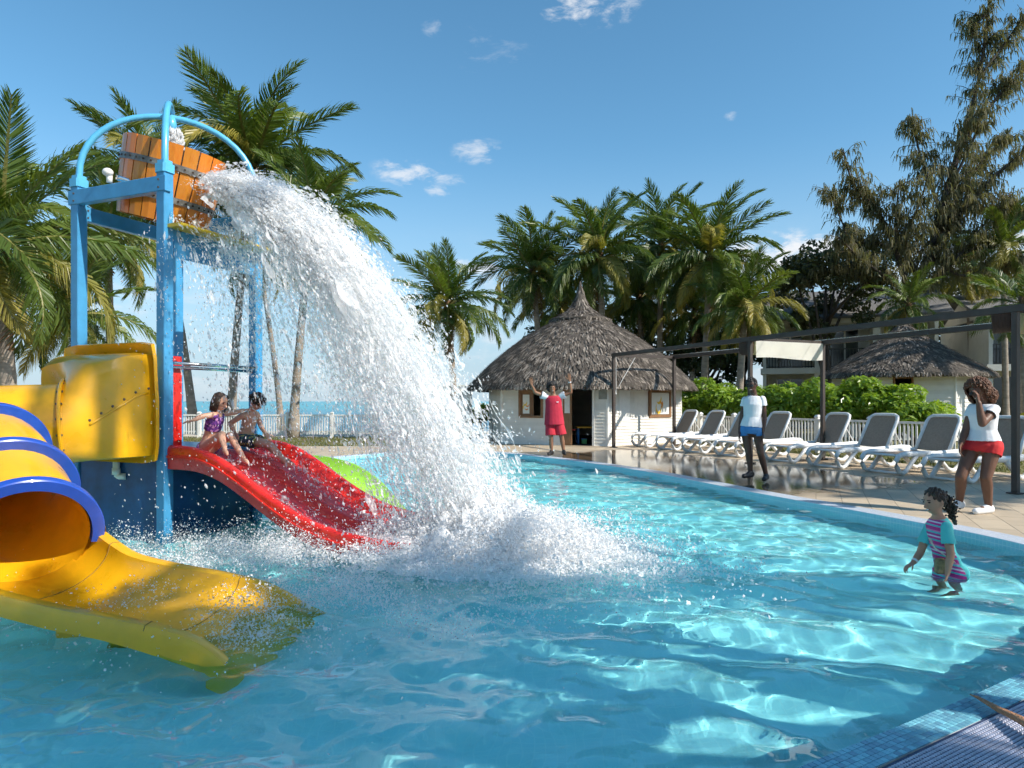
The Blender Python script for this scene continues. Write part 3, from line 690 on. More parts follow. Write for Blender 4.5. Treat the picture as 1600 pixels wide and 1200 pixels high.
# ================================================================== HUTS
M_board = mat('white_board_paint', (.72, .69, .62), .55, var=.06, vscale=3, rnd=.05, bump=.1, bscale=40)
M_trim = mat('white_trim', (.74, .72, .66), .5, var=.05)
M_wood = mat('brown_window_wood', (.20, .095, .04), .55, col2=(.28, .15, .07), vscale=6, stretch=(4, 4, 1), bump=.15)
M_dark = mat('dark_interior', (.05, .045, .04), .8, var=.2)
M_paper = mat('poster_paper', (.72, .72, .68), .5, var=.05, vscale=9)
M_or = mat('poster_orange', (.70, .25, .02), .5, var=.2, vscale=12); M_ye = mat('poster_yellow', (.75, .48, .04), .5, var=.2, vscale=12)
M_thatch = [mat('thatch_dark', (.055, .045, .038), .95, col2=(.12, .10, .08), vscale=7, bump=.8, bscale=45), mat('thatch_mid', (.135, .113, .093), .95, var=.25, vscale=9), mat('thatch_pale', (.30, .255, .21), .95, var=.2, vscale=9)]
def hit_s(P, Q, px):
    """position along the ground line P-Q (metres from P) seen at photo column px"""
    k = (px - 800) / FPX; e = Q - P; s = (k * P.y - P.x) / (e.x - k * e.y); return s * e.length
def thatch(parent, c, prof, capprof, rs, n_straw, seed):
    r_ = np.random.default_rng(seed); nseg = 72; mb = MB(); rings = []
    for (r, z) in prof:
        rings.append([c + Vector((math.cos(a) * (r + r_.normal(0, .018)), math.sin(a) * (r + r_.normal(0, .018)), z + r_.normal(0, .012))) for a in [2 * math.pi * k / nseg for k in range(nseg)]])
    mb.loft(rings); o = mb.build('thatch_roof', M_thatch[0], parent, True, smooth=True)
    mb = MB(); rings = [[c + Vector((math.cos(a) * r * (1 + r_.normal(0, .02)), math.sin(a) * r * (1 + r_.normal(0, .02)), z)) for a in [2 * math.pi * k / 28 for k in range(28)]] for r, z in capprof]
    mb.loft(rings, True); cap_ = mb.build('thatch_cap', M_thatch[0], parent, True, smooth=True)
    def straw(pr, n, name, par):
        pr = np.array(pr); sl_ = np.hypot(*np.diff(pr, axis=0).T); cum = np.concatenate([[0], np.cumsum(sl_)])
        # more straw where the roof is wide
        s_ = cum[-1] * (1 - np.sqrt(r_.uniform(0, 1, n))); s_ = np.clip(s_, 0, cum[-1] * .995)
        r0 = np.interp(s_, cum, pr[:, 0]); z0 = np.interp(s_, cum, pr[:, 1]); L = r_.uniform(.10, .34, n) * (1.0 if rs > 2 else .8)
        s1 = np.maximum(s_ - L, -.10); r1 = np.interp(s1, cum, pr[:, 0]) + np.where(s1 < 0, -s1 * .45, 0); z1 = np.interp(s1, cum, pr[:, 1]) + np.where(s1 < 0, s1 * 1.0, 0)
        a = r_.uniform(0, 2 * np.pi, n); da = r_.normal(0, .035, n) / np.maximum(r0, .3) ; w = r_.uniform(.008, .022, n) / 1.0
        lift = r_.uniform(.008, .05, n)
        V = np.zeros((n, 4, 3))
        for q, (rr, zz, ww, aa, li) in enumerate(((r0, z0, -w, a, .004), (r0, z0, w, a, .004), (r1, z1, w * .8, a + da, lift), (r1, z1, -w * .8, a + da, lift))):
            ang = aa + ww / np.maximum(rr, .2); V[:, q, 0] = c.x + np.cos(ang) * (rr + li * .6); V[:, q, 1] = c.y + np.sin(ang) * (rr + li * .6); V[:, q, 2] = c.z + zz + li
        F = np.arange(n * 4).reshape(n, 4)
        # shades in clumps so that the thatch looks mottled, not like pepper
        cl = np.sin(a * 17 + s_ * 9) + np.sin(a * 31 - s_ * 14) + r_.normal(0, .9, n); mi = np.digitize(cl, [-.6, .9])
        st_ = mesh_np(name, V, F, None, par, True, mats=M_thatch, midx=mi); st_['kind'] = 'stuff'
    straw(prof[2:], n_straw, 'straw', o); straw(capprof[1:], n_straw // 12, 'straw', cap_)
def board_wall(parent, P, Q, zt, openings, bh=.095, z0=.0, name='wall_board'):
    e = (Q - P); Ln = e.length; e.normalize(); nrm = Vector((e.y, -e.x, 0))
    if nrm.dot(parent.location - P) > 0: nrm = -nrm
    z = z0
    while z < zt - .01:
        z2 = min(z + bh, zt); ops = sorted([(a, b) for a, b, c_, d in openings if c_ < z + bh * .55 < d]); x = 0.0; spans = []
        for a, b in ops:
            if a > x + .01: spans.append((x, a))
            x = max(x, b)
        if x < Ln - .01: spans.append((x, Ln))
        for a, b in spans:
            A = P + e * a; B = P + e * b; mb = MB(); up = Vector((0, 0, 1))
            prof = [(0, z + .002), (.034, z + .002), (.010, z2 + .004), (0, z2 + .004)]
            mb.loft([[q + nrm * u + up * w for u, w in prof] for q in (A, B)], True); mb.build(name, M_board, parent, True)
        z = z2
    return e, nrm
def rect_frame(parent, P, e, nrm, a, b, z0, z1, w, m, name, proud=.03, sill=True):
    mb = MB(); up = Vector((0, 0, 1)); o = nrm * (.012 + proud / 2)
    for s0, s1 in ((a, a + w), (b - w, b)):
        mb.bar(P + e * ((s0 + s1) / 2) + up * z0 + o, P + e * ((s0 + s1) / 2) + up * z1 + o, w, proud + .03, up=nrm)
    if sill: mb.bar(P + e * (a + w) + up * (z0 + w / 2) + o, P + e * (b - w) + up * (z0 + w / 2) + o, proud + .03, w)
    mb.bar(P + e * (a + w) + up * (z1 - w / 2) + o, P + e * (b - w) + up * (z1 - w / 2) + o, proud + .03, w)
    return mb.build(name, m, parent, True)
def panel(parent, P, e, nrm, a, b, z0, z1, off, th, m, name):
    mb = MB(); up = Vector((0, 0, 1)); A = P + e * a + nrm * off; B = P + e * b + nrm * off; zc = up * ((z0 + z1) / 2)
    mb.bar(A + zc, B + zc, th, z1 - z0); return mb.build(name, m, parent, True)
def strokes(parent, P, e, nrm, a, b, z0, z1, off, seed):
    """loose painted strokes on a poster"""
    r_ = random.Random(seed); up = Vector((0, 0, 1)); w = b - a; hgt = z1 - z0
    for k in range(5):
        cx, cz = a + w * r_.uniform(.3, .7), z0 + hgt * r_.uniform(.3, .75); rad = min(w, hgt) * r_.uniform(.14, .3); a0 = r_.uniform(0, 6); a1 = a0 + r_.uniform(1.5, 4.5)
        mb = MB(); wd = rad * .28; top = []; bot = []
        for i in range(13):
            t = a0 + (a1 - a0) * i / 12; q = wd * math.sin(math.pi * (i + .5) / 13)
            top.append(P + e * (cx + (rad + q) * math.cos(t)) + up * (cz + 1.3 * (rad + q) * math.sin(t)) + nrm * (off + .0006 * k)); bot.append(P + e * (cx + (rad - q) * math.cos(t)) + up * (cz + 1.3 * (rad - q) * math.sin(t)) + nrm * (off + .0006 * k))
        mb.loft([top, bot], closed=False); mb.build('painted_stroke', (M_or, M_ye)[k % 2], parent, True)

# ---- kids hut with the tall thatched roof
HC = Vector((2.30, 23.0, 0)); HR = 3.32
hut = empty('thatched_hut', HC); tag(hut, 'white boarded hut with tall thatched roof and open door behind the waving man', 'hut')
HV = [HC + Vector((math.cos(R(a)) * HR, math.sin(R(a)) * HR, 0)) for a in (-142, -82, -22, 38, 98, 158)]
ZT = 2.02
A_, C_, D_ = HV[0], HV[1], HV[2]
# left face: window, door
s = lambda px: hit_s(A_, C_, px)
w0, w1, d0, d1 = s(811), s(849), s(880), s(926)
e, nr = board_wall(hut, A_, C_, ZT, [(w0, w1, .82, 1.62), (d0, d1, -.1, 1.70)])
fr = rect_frame(hut, A_, e, nr, w0, w1, .80, 1.64, .07, M_wood, 'window_frame')
mid = (w0 + w1) / 2 + .02
lf = panel(hut, A_, e, nr, w0 + .07, mid, .87, 1.57, -.01, .03, M_wood, 'shutter'); pp = panel(hut, A_, e, nr, w0 + .13, mid - .07, .93, 1.50, .012, .012, M_paper, 'poster'); strokes(pp, A_, e, nr, w0 + .13, mid - .07, .93, 1.50, .0205, 3)
mb = MB(); mb.bar(A_ + e * (mid + .03) + Vector((0, 0, .87)), A_ + e * (mid + .03) + Vector((0, 0, 1.57)), .05, .05); mb.build('mullion', M_wood, hut, True)
rect_frame(hut, A_, e, nr, d0 - .07, d1 + .07, 0.002, 1.77, .07, M_trim, 'door_frame', sill=False)
dm = s(894); dl = panel(hut, A_, e, nr, d0, dm, .02, 1.68, .03, .045, M_wood, 'door'); panel(dl, A_, e, nr, d0 + .06, dm - .06, .95, 1.5, .057, .012, M_paper, 'door_glass'); panel(dl, A_, e, nr, d0 + .05, dm - .05, .12, .8, .057, .012, M_wood, 'door_panel')
panel(hut, A_, e, nr, s(936), s(949), 1.36, 1.66, .035, .03, mat('grey_plaque', (.25, .26, .23), .5, var=.2), 'vent_plaque')
# right face: notice, open shutter, framed poster window
e, nr = (D_ - C_).normalized(), None
s = lambda px: hit_s(C_, D_, px)
f0, f1 = s(1013), s(1047)
e, nr = board_wall(hut, C_, D_, ZT, [(s(990), f1, .83, 1.64)])
panel(hut, C_, e, nr, s(966), s(983), .72, 1.62, .03, .02, M_paper, 'notice_board')
rect_frame(hut, C_, e, nr, f0, f1, .80, 1.66, .09, M_wood, 'window_frame'); pp = panel(hut, C_, e, nr, f0 + .1, f1 - .1, .90, 1.56, .03, .02, M_paper, 'poster'); strokes(pp, C_, e, nr, f0 + .1, f1 - .1, .90, 1.56, .043, 8)
panel(hut, C_, e, nr, s(990), f0 - .01, .83, 1.64, -.02, .03, M_trim, 'shutter')
for k in range(2, 6): board_wall(hut, HV[k], HV[(k + 1) % 6], ZT, [], bh=.19)
for k in range(6):
    q = HV[k]; mb = MB(); mb.tube([q + (HC - q) * .004, q + (HC - q) * .004 + Vector((0, 0, ZT))], .05, 8); mb.build('corner_post', M_trim, hut, True)
mb = MB(); mb.add([v + Vector((0, 0, .015)) for v in HV], [tuple(range(6))]); mb.build('hut_floor', M_dark, hut, True)
RP = [(3.35, 1.70), (3.74, 1.64), (3.80, 1.70), (3.78, 1.78), (3.45, 2.12), (3.0, 2.56), (2.5, 2.98), (2.0, 3.35), (1.5, 3.67), (1.0, 3.93), (.6, 4.10), (.1, 4.25)]
CPR = [(.5, 4.0), (1.04, 3.95), (1.05, 4.03), (.72, 4.17), (.46, 4.34), (.28, 4.54), (.17, 4.76), (.10, 4.98), (.055, 5.18), (.02, 5.34)]
thatch(hut, HC, RP, CPR, 3, 15000, 3)
# small furniture inside the doorway
M_rp = mat('red_plastic', (.55, .03, .03), .4, var=.1); M_yp = mat('yellow_plastic', (.75, .42, .03), .4, var=.1); M_bp = mat('blue_plastic', (.04, .2, .5), .4, var=.1); M_gp = mat('green_plastic', (.08, .4, .1), .4, var=.1)
tb = empty('small_table', (2.25, 20.75, .015)); tag(tb, 'low yellow topped table inside the dark hut doorway', 'table')
mb = MB(); mb.box((0, 0, .5), (.6, .5, .04)); mb.build('table_top', M_yp, tb, bevel=.008)
for x in (-.25, .25):
    for y in (-.2, .2): mb = MB(); mb.tube([(x, y, 0), (x, y, .48)], .022, 8); mb.build('leg', M_bp, tb)
sto = empty('small_stool', (1.80, 20.8, .015)); tag(sto, 'small red stool inside the dark hut doorway', 'stool')
mb = MB(); mb.tube([(0, 0, .40), (0, 0, .44)], .16, 14); mb.build('seat', M_rp, sto)
for k in range(3): mb = MB(); a = k * 2.1; mb.tube([(.1 * math.cos(a), .1 * math.sin(a), .4), (.16 * math.cos(a), .16 * math.sin(a), 0)], .016, 7); mb.build('leg', M_wood, sto)
bxs = MB(); bxs.box((2.18, 20.62, .085), (.16, .14, .14)); o = bxs.build('toy_crate', M_gp, bevel=.01); tag(o, 'small green toy crate on the hut floor under the yellow table', 'crate')
mb = MB(); mb.box((2.18, 20.62, .165), (.18, .16, .015)); mb.build('rim', M_bp, o)

# ---- second hut, right background
H2 = Vector((14.1, 24.6, 0)); hut2 = empty('thatched_hut', H2); tag(hut2, 'dark thatched hut with pale boarded wall behind the hedge on the right', 'hut')
HV2 = [H2 + Vector((math.cos(R(a)) * 2.3, math.sin(R(a)) * 2.3, 0)) for a in (-140, -80, -20, 40, 100, 160)]
for k in range(6):
    e, nr = board_wall(hut2, HV2[k], HV2[(k + 1) % 6], 2.45, [(.5, 1.1, 1.5, 2.1)] if k == 0 else [], bh=.14)
    if k == 0: rect_frame(hut2, HV2[0], e, nr, .5, 1.1, 1.48, 2.12, .06, M_wood, 'window_frame')
    mb = MB(); mb.tube([HV2[k], HV2[k] + Vector((0, 0, 2.45))], .05, 8); mb.build('corner_post', M_trim, hut2, True)
mb = MB(); mb.add([v + Vector((0, 0, .02)) for v in HV2], [tuple(range(6))]); mb.build('hut_floor', M_dark, hut2, True)
RP2 = [(2.3, 2.20), (2.72, 2.10), (2.80, 2.16), (2.78, 2.25), (2.4, 2.50), (1.9, 2.82), (1.4, 3.14), (.9, 3.46), (.5, 3.72), (.1, 3.9)]
CP2 = [(.4, 3.55), (.72, 3.52), (.72, 3.58), (.5, 3.76), (.3, 3.92), (.14, 4.08), (.03, 4.2)]
thatch(hut2, H2, RP2, CP2, 2, 7000, 5)

# ================================================================== HOTEL BUILDINGS BEHIND THE TREES
M_plas = mat('white_render', (.66, .64, .58), .8, var=.08, vscale=1.5, bump=.1, bscale=30)
M_roof = mat('grey_shingle', (.15, .145, .14), .85, var=.3, vscale=7, bump=.5, bscale=20, stretch=(1, 1, 5))
M_glass = mat('dark_window_glass', (.02, .025, .03), .08, spec=.8)
M_rail = mat('black_railing', (.02, .018, .016), .5, var=.2)
def hotel(name, label, P, Q, depth, bays, z1, z2, ridge):
    """P-Q is the facade line on the ground; recessed balconies on two floors, pitched roof"""
    e = (Q - P); Ln = e.length; e.normalize(); back = Vector((-e.y, e.x, 0)); up = Vector((0, 0, 1)); root = empty(name, P); tag(root, label, 'building')
    def bx(name, a, b, d0, d1, z0, zt, m, par=root, **k):
        mb = MB(); c = P + e * ((a + b) / 2) + back * ((d0 + d1) / 2) + up * ((z0 + zt) / 2); mb.box(c, (b - a, d1 - d0, zt - z0), Matrix((e, back, up)).transposed()); return mb.build(name, m, par, True, **k)
    bx('rear_wall', 0, Ln, 1.6, depth, 0, z2, M_plas)
    bw = Ln / bays
    for k in range(bays + 1): bx('fin_wall', max(0, k * bw - .15), min(Ln, k * bw + .15), 0, 1.598, 0, z2, M_plas)
    for zf in (z1, z2): bx('floor_slab', -.1, Ln + .1, -.12, 1.59, zf - .14, zf + .14, M_plas)
    for k in range(bays):
        for fl, (za, zb) in enumerate(((.15, z1 - .35), (z1 + .2, z2 - .35))):
            w = bx('window', k * bw + .6, (k + 1) * bw - .6, 1.52, 1.595, za, zb, M_glass)
            for f in (.0, .5, 1.0): bx('window_post', k * bw + .6 + f * (bw - 1.2) - .04, k * bw + .6 + f * (bw - 1.2) + .04, 1.46, 1.515, za, zb, M_trim, w)
            if fl == 1:
                mb = MB(); a, b = k * bw + .16, (k + 1) * bw - .16; n = int((b - a) / .13)
                for q in range(n + 1): p = P + e * (a + (b - a) * q / n) + back * .02; mb.bar(p + up * (z1 + .14), p + up * (z1 + .98), .03, .03, up=e)
                for zz in (z1 + 1.0, z1 + .2): mb.bar(P + e * a + back * .02 + up * zz, P + e * b + back * .02 + up * zz, .05, .05)
                mb.build('balcony_railing', M_rail, root, True)
    rf = MB(); o_ = .5
    pr = [(-o_, z2 + .12), (depth / 2, ridge), (depth + o_, z2 + .12), (depth + o_, z2 + .02), (depth / 2, ridge - .14), (-o_, z2 + .02)]
    rf.loft([[P + e * a + back * d + up * z for d, z in pr] for a in (-o_, Ln + o_)], True); rf.build('roof', M_roof, root, True)
    gb = MB()
    for a in (.02, Ln - .17): gb.loft([[P + e * (a + t) + back * d + up * z for d, z in ((0, z2 + .14), (depth / 2, ridge - .16), (depth, z2 + .14))] for t in (0, .15)], True)
    gb.build('gable', M_plas, root, True)
hotel('hotel_building', 'white two storey hotel block with black balcony rails behind the small hut', Vector((12.2, 33.2, 0)), Vector((19.0, 30.4, 0)), 7, 3, 2.75, 5.1, 7.0)
hotel('hotel_building', 'white balcony block at the right edge beyond the thatched hut', Vector((20.6, 29.5, 0)), Vector((28.5, 27.0, 0)), 7, 3, 2.75, 4.9, 6.4)

# ================================================================== WALL BLOCK, RAILING
wb = MB(); wb.box((-2.35, 24.6, .9), (1.75, 1.1, 1.87)); o = wb.build('white_wall_block', M_plas, bevel=.01); tag(o, 'plain white wall block left of the thatched hut behind the splash', 'wall')
mb = MB(); mb.box((-2.35, 24.6, 1.855), (1.85, 1.2, .04)); mb.build('coping_slab', M_trim, o)
rl = empty('low_railing', (-1.1, 21.6, 0)); tag(rl, 'low dark metal railing beside the left corner of the hut', 'railing')
A = Vector((-1.9, 21.9, 0)); B = Vector((-.62, 21.5, 0))
for zz in (.12, .72): mb = MB(); mb.bar(A + Vector((0, 0, zz)), B + Vector((0, 0, zz)), .03, .03); mb.build('rail', M_rail, rl, True)
for k in range(15):
    p = A.lerp(B, k / 14); mb = MB(); mb.bar(p, p + Vector((0, 0, .75 if k % 7 == 0 else .71)), .018, .018, up=(1, 0, 0)); mb.build('baluster', M_rail, rl, True)

# ================================================================== PICKET FENCES
M_fence = mat('white_fence_paint', (.74, .73, .69), .5, var=.07, vscale=5, rnd=.05)
def fence(label, A, B, pitch, post_gap, h=.82, pw=.045):
    root = empty('picket_fence', A); tag(root, label, 'fence'); e = (B - A); Ln = e.length; e.normalize(); rz = math.atan2(e.y, e.x); root.rotation_euler = (0, 0, rz)
    pk = MB(); pk.box((0, 0, h * .5 + .03), (pw, .02, h - .12)); pme = pk.build('picket', M_fence, bevel=.003); me = pme.data; bpy.data.objects.remove(pme)
    ps = MB(); ps.box((0, 0, h / 2 + .02), (.10, .10, h + .08)); ps.loft([[Vector((x * s_, y * s_, z)) for x, y in ((1, 1), (-1, 1), (-1, -1), (1, -1))] for s_, z in ((.065, h + .062), (.065, h + .085), (.03, h + .13))], True); psm = ps.build('post', M_fence); pm = psm.data; bpy.data.objects.remove(psm)
    n = int(Ln / pitch); npost = max(2, round(Ln / post_gap) + 1)
    posts = [Ln * k / (npost - 1) for k in range(npost)]
    for x in posts: o = link('post', pm, root); o.location = (x, 0, -.03)
    for k in range(n):
        x = (k + .5) * pitch
        if min(abs(x - q) for q in posts) < .075: continue
        o = link('picket', me, root); o.location = (x, random.gauss(0, .002), random.gauss(-.01, .004)); o.rotation_euler = (0, random.gauss(0, .006), 0)
    for zz, hh in ((h - .03, .05), (.18, .06)):
        for a, b in zip(posts[:-1], posts[1:]):
            mb = MB(); mb.box(((a + b) / 2, .035 if zz < .5 else 0.0, zz), (b - a - .102, .035 if zz < .5 else .075, hh)); mb.build('rail', M_fence, root)
    return root
fence('white picket fence between the lawn and the beach behind the slides', Vector((-16.5, 25.4, 0)), Vector((-3.3, 24.9, 0)), .094, 1.72)
fence('white picket fence behind the row of sun loungers', Vector((5.45, 23.4, 0)), Vector((9.75, 13.35, 0)), .105, 1.66, h=.85)

# ================================================================== SUN LOUNGERS
M_pl = mat('white_resin', (.74, .74, .72), .38, var=.05, vscale=6, bump=.04, bscale=40)
M_sl = mat('taupe_sling', (.37, .275, .205), .7, var=.12, vscale=30, bump=.25, bscale=260, transl=.12)
def make_lounger():
    root = empty('sun_lounger')
    for s_ in (-1, 1):
        y = .32 * s_
        mb = MB(); mb.tube([(-.0, y, .335), (.15, y, .352), (.5, y, .345), (.9, y, .335), (1.3, y, .345), (1.6, y, .36), (1.82, y, .35), (1.9, y, .31)], [.032, .042, .042, .042, .044, .044, .04, .03], 10, sy=1.25); mb.build('side_rail', M_pl, root, smooth=True)
        mb = MB(); mb.tube([(.10, y, .345), (-.03, y, .325), (-.085, y, .25), (-.08, y, .15), (-.02, y, .06), (.06, y, .026), (.13, y, .05), (.25, y, .17), (.40, y, .32)], [.038, .04, .038, .036, .036, .038, .036, .036, .038], 10); mb.build('leg', M_pl, root, smooth=True)
        mb = MB(); mb.tube([(.88, y, .32), (1.02, y, .20), (1.17, y, .07), (1.27, y, .03), (1.36, y, .035), (1.47, y, .11), (1.62, y, .24), (1.75, y, .33)], [.042, .038, .036, .04, .04, .036, .038, .042], 10); mb.build('leg', M_pl, root, smooth=True)
    for x, z in ((.0, .33), (1.9, .315), (.06, .028), (1.31, .03)):
        mb = MB(); mb.tube([(x, -.32, z), (x, .32, z)], .02, 8); mb.build('cross_bar', M_pl, root, smooth=True)
    V = []; nx = 12; ny = 6
    for i in range(nx + 1):
        for j in range(ny + 1):
            x = .04 + 1.20 * i / nx; y = -.30 + .60 * j / ny; V.append((x, y, .352 - .022 * math.sin(math.pi * j / ny) - .008 * math.sin(math.pi * i / nx)))
    F = [(i * (ny + 1) + j, (i + 1) * (ny + 1) + j, (i + 1) * (ny + 1) + j + 1, i * (ny + 1) + j + 1) for i in range(nx) for j in range(ny)]
    V2 = V + [(x, y, z - .006) for x, y, z in V]; F2 = F + [tuple(q + len(V) for q in reversed(f)) for f in F]
    mesh_np('seat_sling', V2, F2, M_sl, root, smooth=True)
    br = empty('backrest', (0, 0, 0)); br.parent = root
    ang = R(60); bx0 = 1.24
    def Bk(u, y, off=0.): return Vector((bx0 + math.cos(ang) * u - math.sin(ang) * off, y, .36 + math.sin(ang) * u + math.cos(ang) * off))
    fr_ = [Bk(0, -.30), Bk(.35, -.30), Bk(.60, -.295), Bk(.68, -.27), Bk(.715, -.21), Bk(.72, -.08), Bk(.72, .08), Bk(.715, .21), Bk(.68, .27), Bk(.60, .295), Bk(.35, .30), Bk(0, .30)]
    mb = MB(); mb.tube(fr_, .031, 10, ref=(-math.sin(ang), 0, math.cos(ang))); mb.build('back_frame', M_pl, br, smooth=True)
    V = []
    for i in range(nx + 1):
        for j in range(ny + 1):
            f = i / nx; u = .01 + .69 * f; hw = .285 if f < .85 else .285 - .06 * ((f - .85) / .15) ** 2; V.append(Bk(u, -hw + 2 * hw * j / ny, -.018 * math.sin(math.pi * j / ny)))
    V2 = V + [v - Vector((-math.sin(ang), 0, math.cos(ang))) * .006 for v in V]; mesh_np('back_sling', [tuple(v) for v in V2], F2, M_sl, br, smooth=True)
    
    for yy in (-.26, .26): mb = MB(); mb.tube([Bk(.42, yy, -.03), (1.72, yy, .37)], .013, 8); mb.build('back_prop', M_pl, br)
    return root
LA = Vector((3.6, 19.3, 0)); LD = Vector((.39, -.92, 0)).normalized(); LH = Vector((.92, .39, 0)).normalized()
llab = ['sun lounger farthest left, beside the right wall of the thatched hut', 'second sun lounger from the thatched hut', 'third sun lounger from the hut, just left of the woman in blue shorts',
        'fourth sun lounger from the hut, partly behind the woman in blue shorts', 'sun lounger just right of the woman in blue shorts, fifth from the hut', 'sixth sun lounger from the hut, midway between the two women',
        'seventh sun lounger from the hut, left of the woman in red shorts', 'sun lounger nearest the camera, behind the woman in red shorts']
proto = make_lounger()
for i, s_ in enumerate((0, 1.28, 2.45, 3.62, 5.2, 6.48, 7.68, 8.92)):
    o = proto if i == 0 else copy_tree(proto)
    p = LA + LD * s_ + LH * (.02 + random.gauss(0, .03)); o.location = (p.x, p.y, 0.004); o.rotation_euler = (0, 0, math.atan2(LH.y, LH.x) + random.gauss(0, .03)); o.scale = (1.06, 1.08, 1.04); tag(o, llab[i], 'sun lounger', 'sun loungers lined up along the fence')

# ================================================================== PERGOLA
M_per = mat('dark_brown_metal', (.055, .040, .032), .5, var=.15, vscale=6)
M_can = mat('white_canvas', (.72, .70, .64), .8, var=.06, vscale=4, transl=.25); M_canb = mat('taupe_canvas', (.20, .145, .115), .85, var=.12, vscale=10)
PA = Vector((2.86, 19.2, 0)); PD = Vector((.40, -.915, 0)).normalized(); PX = Vector((.918, .396, 0)).normalized(); PB = 2.06; PH = 2.60
per = empty('pergola', PA); tag(per, 'long brown metal pergola over the loungers with folded canopies', 'pergola')
S_POST = [0, 5.33, 10.5]
up = Vector((0, 0, 1))
for s_ in S_POST:
    for b_ in (0, PB):
        p = PA + PD * s_ + PX * b_; mb = MB(); mb.bar(p + up * .003, p + up * (PH - .05), .08, .08, up=PX, cham=.006); po = mb.build('post', M_per, per, True)
        mb = MB(); mb.bar(p + up * .004, p + up * .02, .17, .17, up=PX, cham=.01); mb.build('base_plate', M_per, po, True)
    mb = MB(); mb.bar(PA + PD * s_ + PX * .05 + up * (PH - .01), PA + PD * s_ + PX * (PB - .05) + up * (PH - .01), .06, .08); mb.build('cross_beam', M_per, per, True)
for b_ in (0, PB):
    mb = MB(); mb.bar(PA + PX * b_ - PD * .06 + up * PH, PA + PX * b_ + PD * 13.5 + up * PH, .08, .10, cham=.005); mb.build('long_beam', M_per, per, True)
for b_ in (.35, 1.7):
    mb = MB(); mb.tube([PA + PX * b_ + up * (PH + .02), PA + PX * b_ + PD * 13.5 + up * (PH + .02)], .006, 5); mb.build('slide_wire', M_chrome, per, True)
for s_ in S_POST[1:]:
    q0 = PA + PD * (s_ - .10) - up * 0
    # gathered pleats (front end shows brown)
    mb = MB(); nP = 13; top = []; prof = []
    for k in range(nP):
        prof.append((-.32 + .30 * k / (nP - 1), -.04 if k % 2 == 0 else -.31 + random.uniform(-.02, .02)))
    r_ = [[PA + PD * (s_ + a) + PX * b_ + up * (PH + z + .01 * math.sin(7 * b_)) for a, z in prof] for b_ in np.linspace(-.02, .14, 5)]
    mb.loft(r_, closed=False); mb.build('pleated_edge', M_canb, per, True, smooth=False)
    r_ = [[PA + PD * (s_ + a) + PX * b_ + up * (PH + z * .93 + .012 * math.sin(5 * b_ + a * 20)) for a, z in prof] for b_ in np.linspace(.15, PB - .08, 12)]
    mb = MB(); mb.loft(r_, closed=False); mb.build('folded_canopy', M_can, per, True)
    mb = MB(); r_ = []
    for b_ in np.linspace(.10, PB - .06, 24):
        r_.append([PA + PD * (s_ + .06 + .012 * math.sin(b_ * 6) * f) + PX * b_ + up * (PH - .03 - .36 * f + .02 * math.sin(b_ * 3) * f) for f in np.linspace(0, 1, 6)])
    mb.loft(r_, closed=False); mb.build('canopy_valance', M_can, per, True, smooth=True)
cd = MB(); cd.tube([PA + PX * .7 + PD * .02 + up * (PH - .05), PA + PX * .05 + up * 1.55], .007, 6); cd.tube([PA + PX * .06 + PD * .03 + up * (PH - .05), PA + PX * .06 + PD * .03 + up * 1.5], .006, 6); cd.ell(PA + PX * .06 + up * 1.52 - PX * 0.0, .035); cd.build('pull_cord', M_pvc, per, True)

# ---- yellow shade panel at the right edge
M_yg = mat('mustard_canvas', (.42, .36, .02), .8, var=.1, vscale=4, transl=.2)
mb = MB(); A = at(1548, 668, 13.2); B = at(1640, 622, 12.2); C = at(1640, 662, 12.0); D = at(1556, 690, 13.0)
rr = []
for f in np.linspace(0, 1, 9): rr.append([A.lerp(B, f).lerp(D.lerp(C, f), g) + Vector((0, .10 * math.sin(math.pi * g), -.03 * math.sin(math.pi * f))) for g in np.linspace(0, 1, 5)] + [A.lerp(B, f).lerp(D.lerp(C, f), g) + Vector((0, .13 * math.sin(math.pi * g) + .02, -.03 * math.sin(math.pi * f))) for g in np.linspace(1, 0, 5)])
mb.loft(rr, True); o = mb.build('hammock_sling', M_yg, smooth=True); tag(o, 'mustard yellow canvas sling at the right edge behind the pergola post', 'hammock')
for q in (A, B):
    mb = MB(); mb.tube([(q.x + .05, q.y + .12, 0), (q.x + .05, q.y + .12, q.z + .12)], .03, 8); mb.build('support_post', M_per, o, True)
# ---- rocks near the far fence
M_rock = mat('dark_rock', (.09, .08, .07), .9, var=.35, vscale=5, bump=.8, bscale=12)
for k, (px, py, r, lab) in enumerate(((648, 690, .32, 'dark boulder at the foot of the beach fence beside the splash'), (622, 688, .22, 'smaller dark stone left of the boulder by the beach fence'), (1424, 700, .2, 'brown stone on the grass between the near loungers'))):
    p = ground_at(px, py); mb = MB(); mb.ell(p + Vector((0, 0, r * .35)), (r * 1.2, r, r * .75), nu=12, nv=8)
    mb.v = [tuple(Vector(v) + Vector((random.uniform(-1, 1), random.uniform(-1, 1), random.uniform(-1, 1))) * r * .09) for v in mb.v]
    o = mb.build('rock', M_rock, smooth=True); tag(o, lab, 'rock', 'loose rocks')

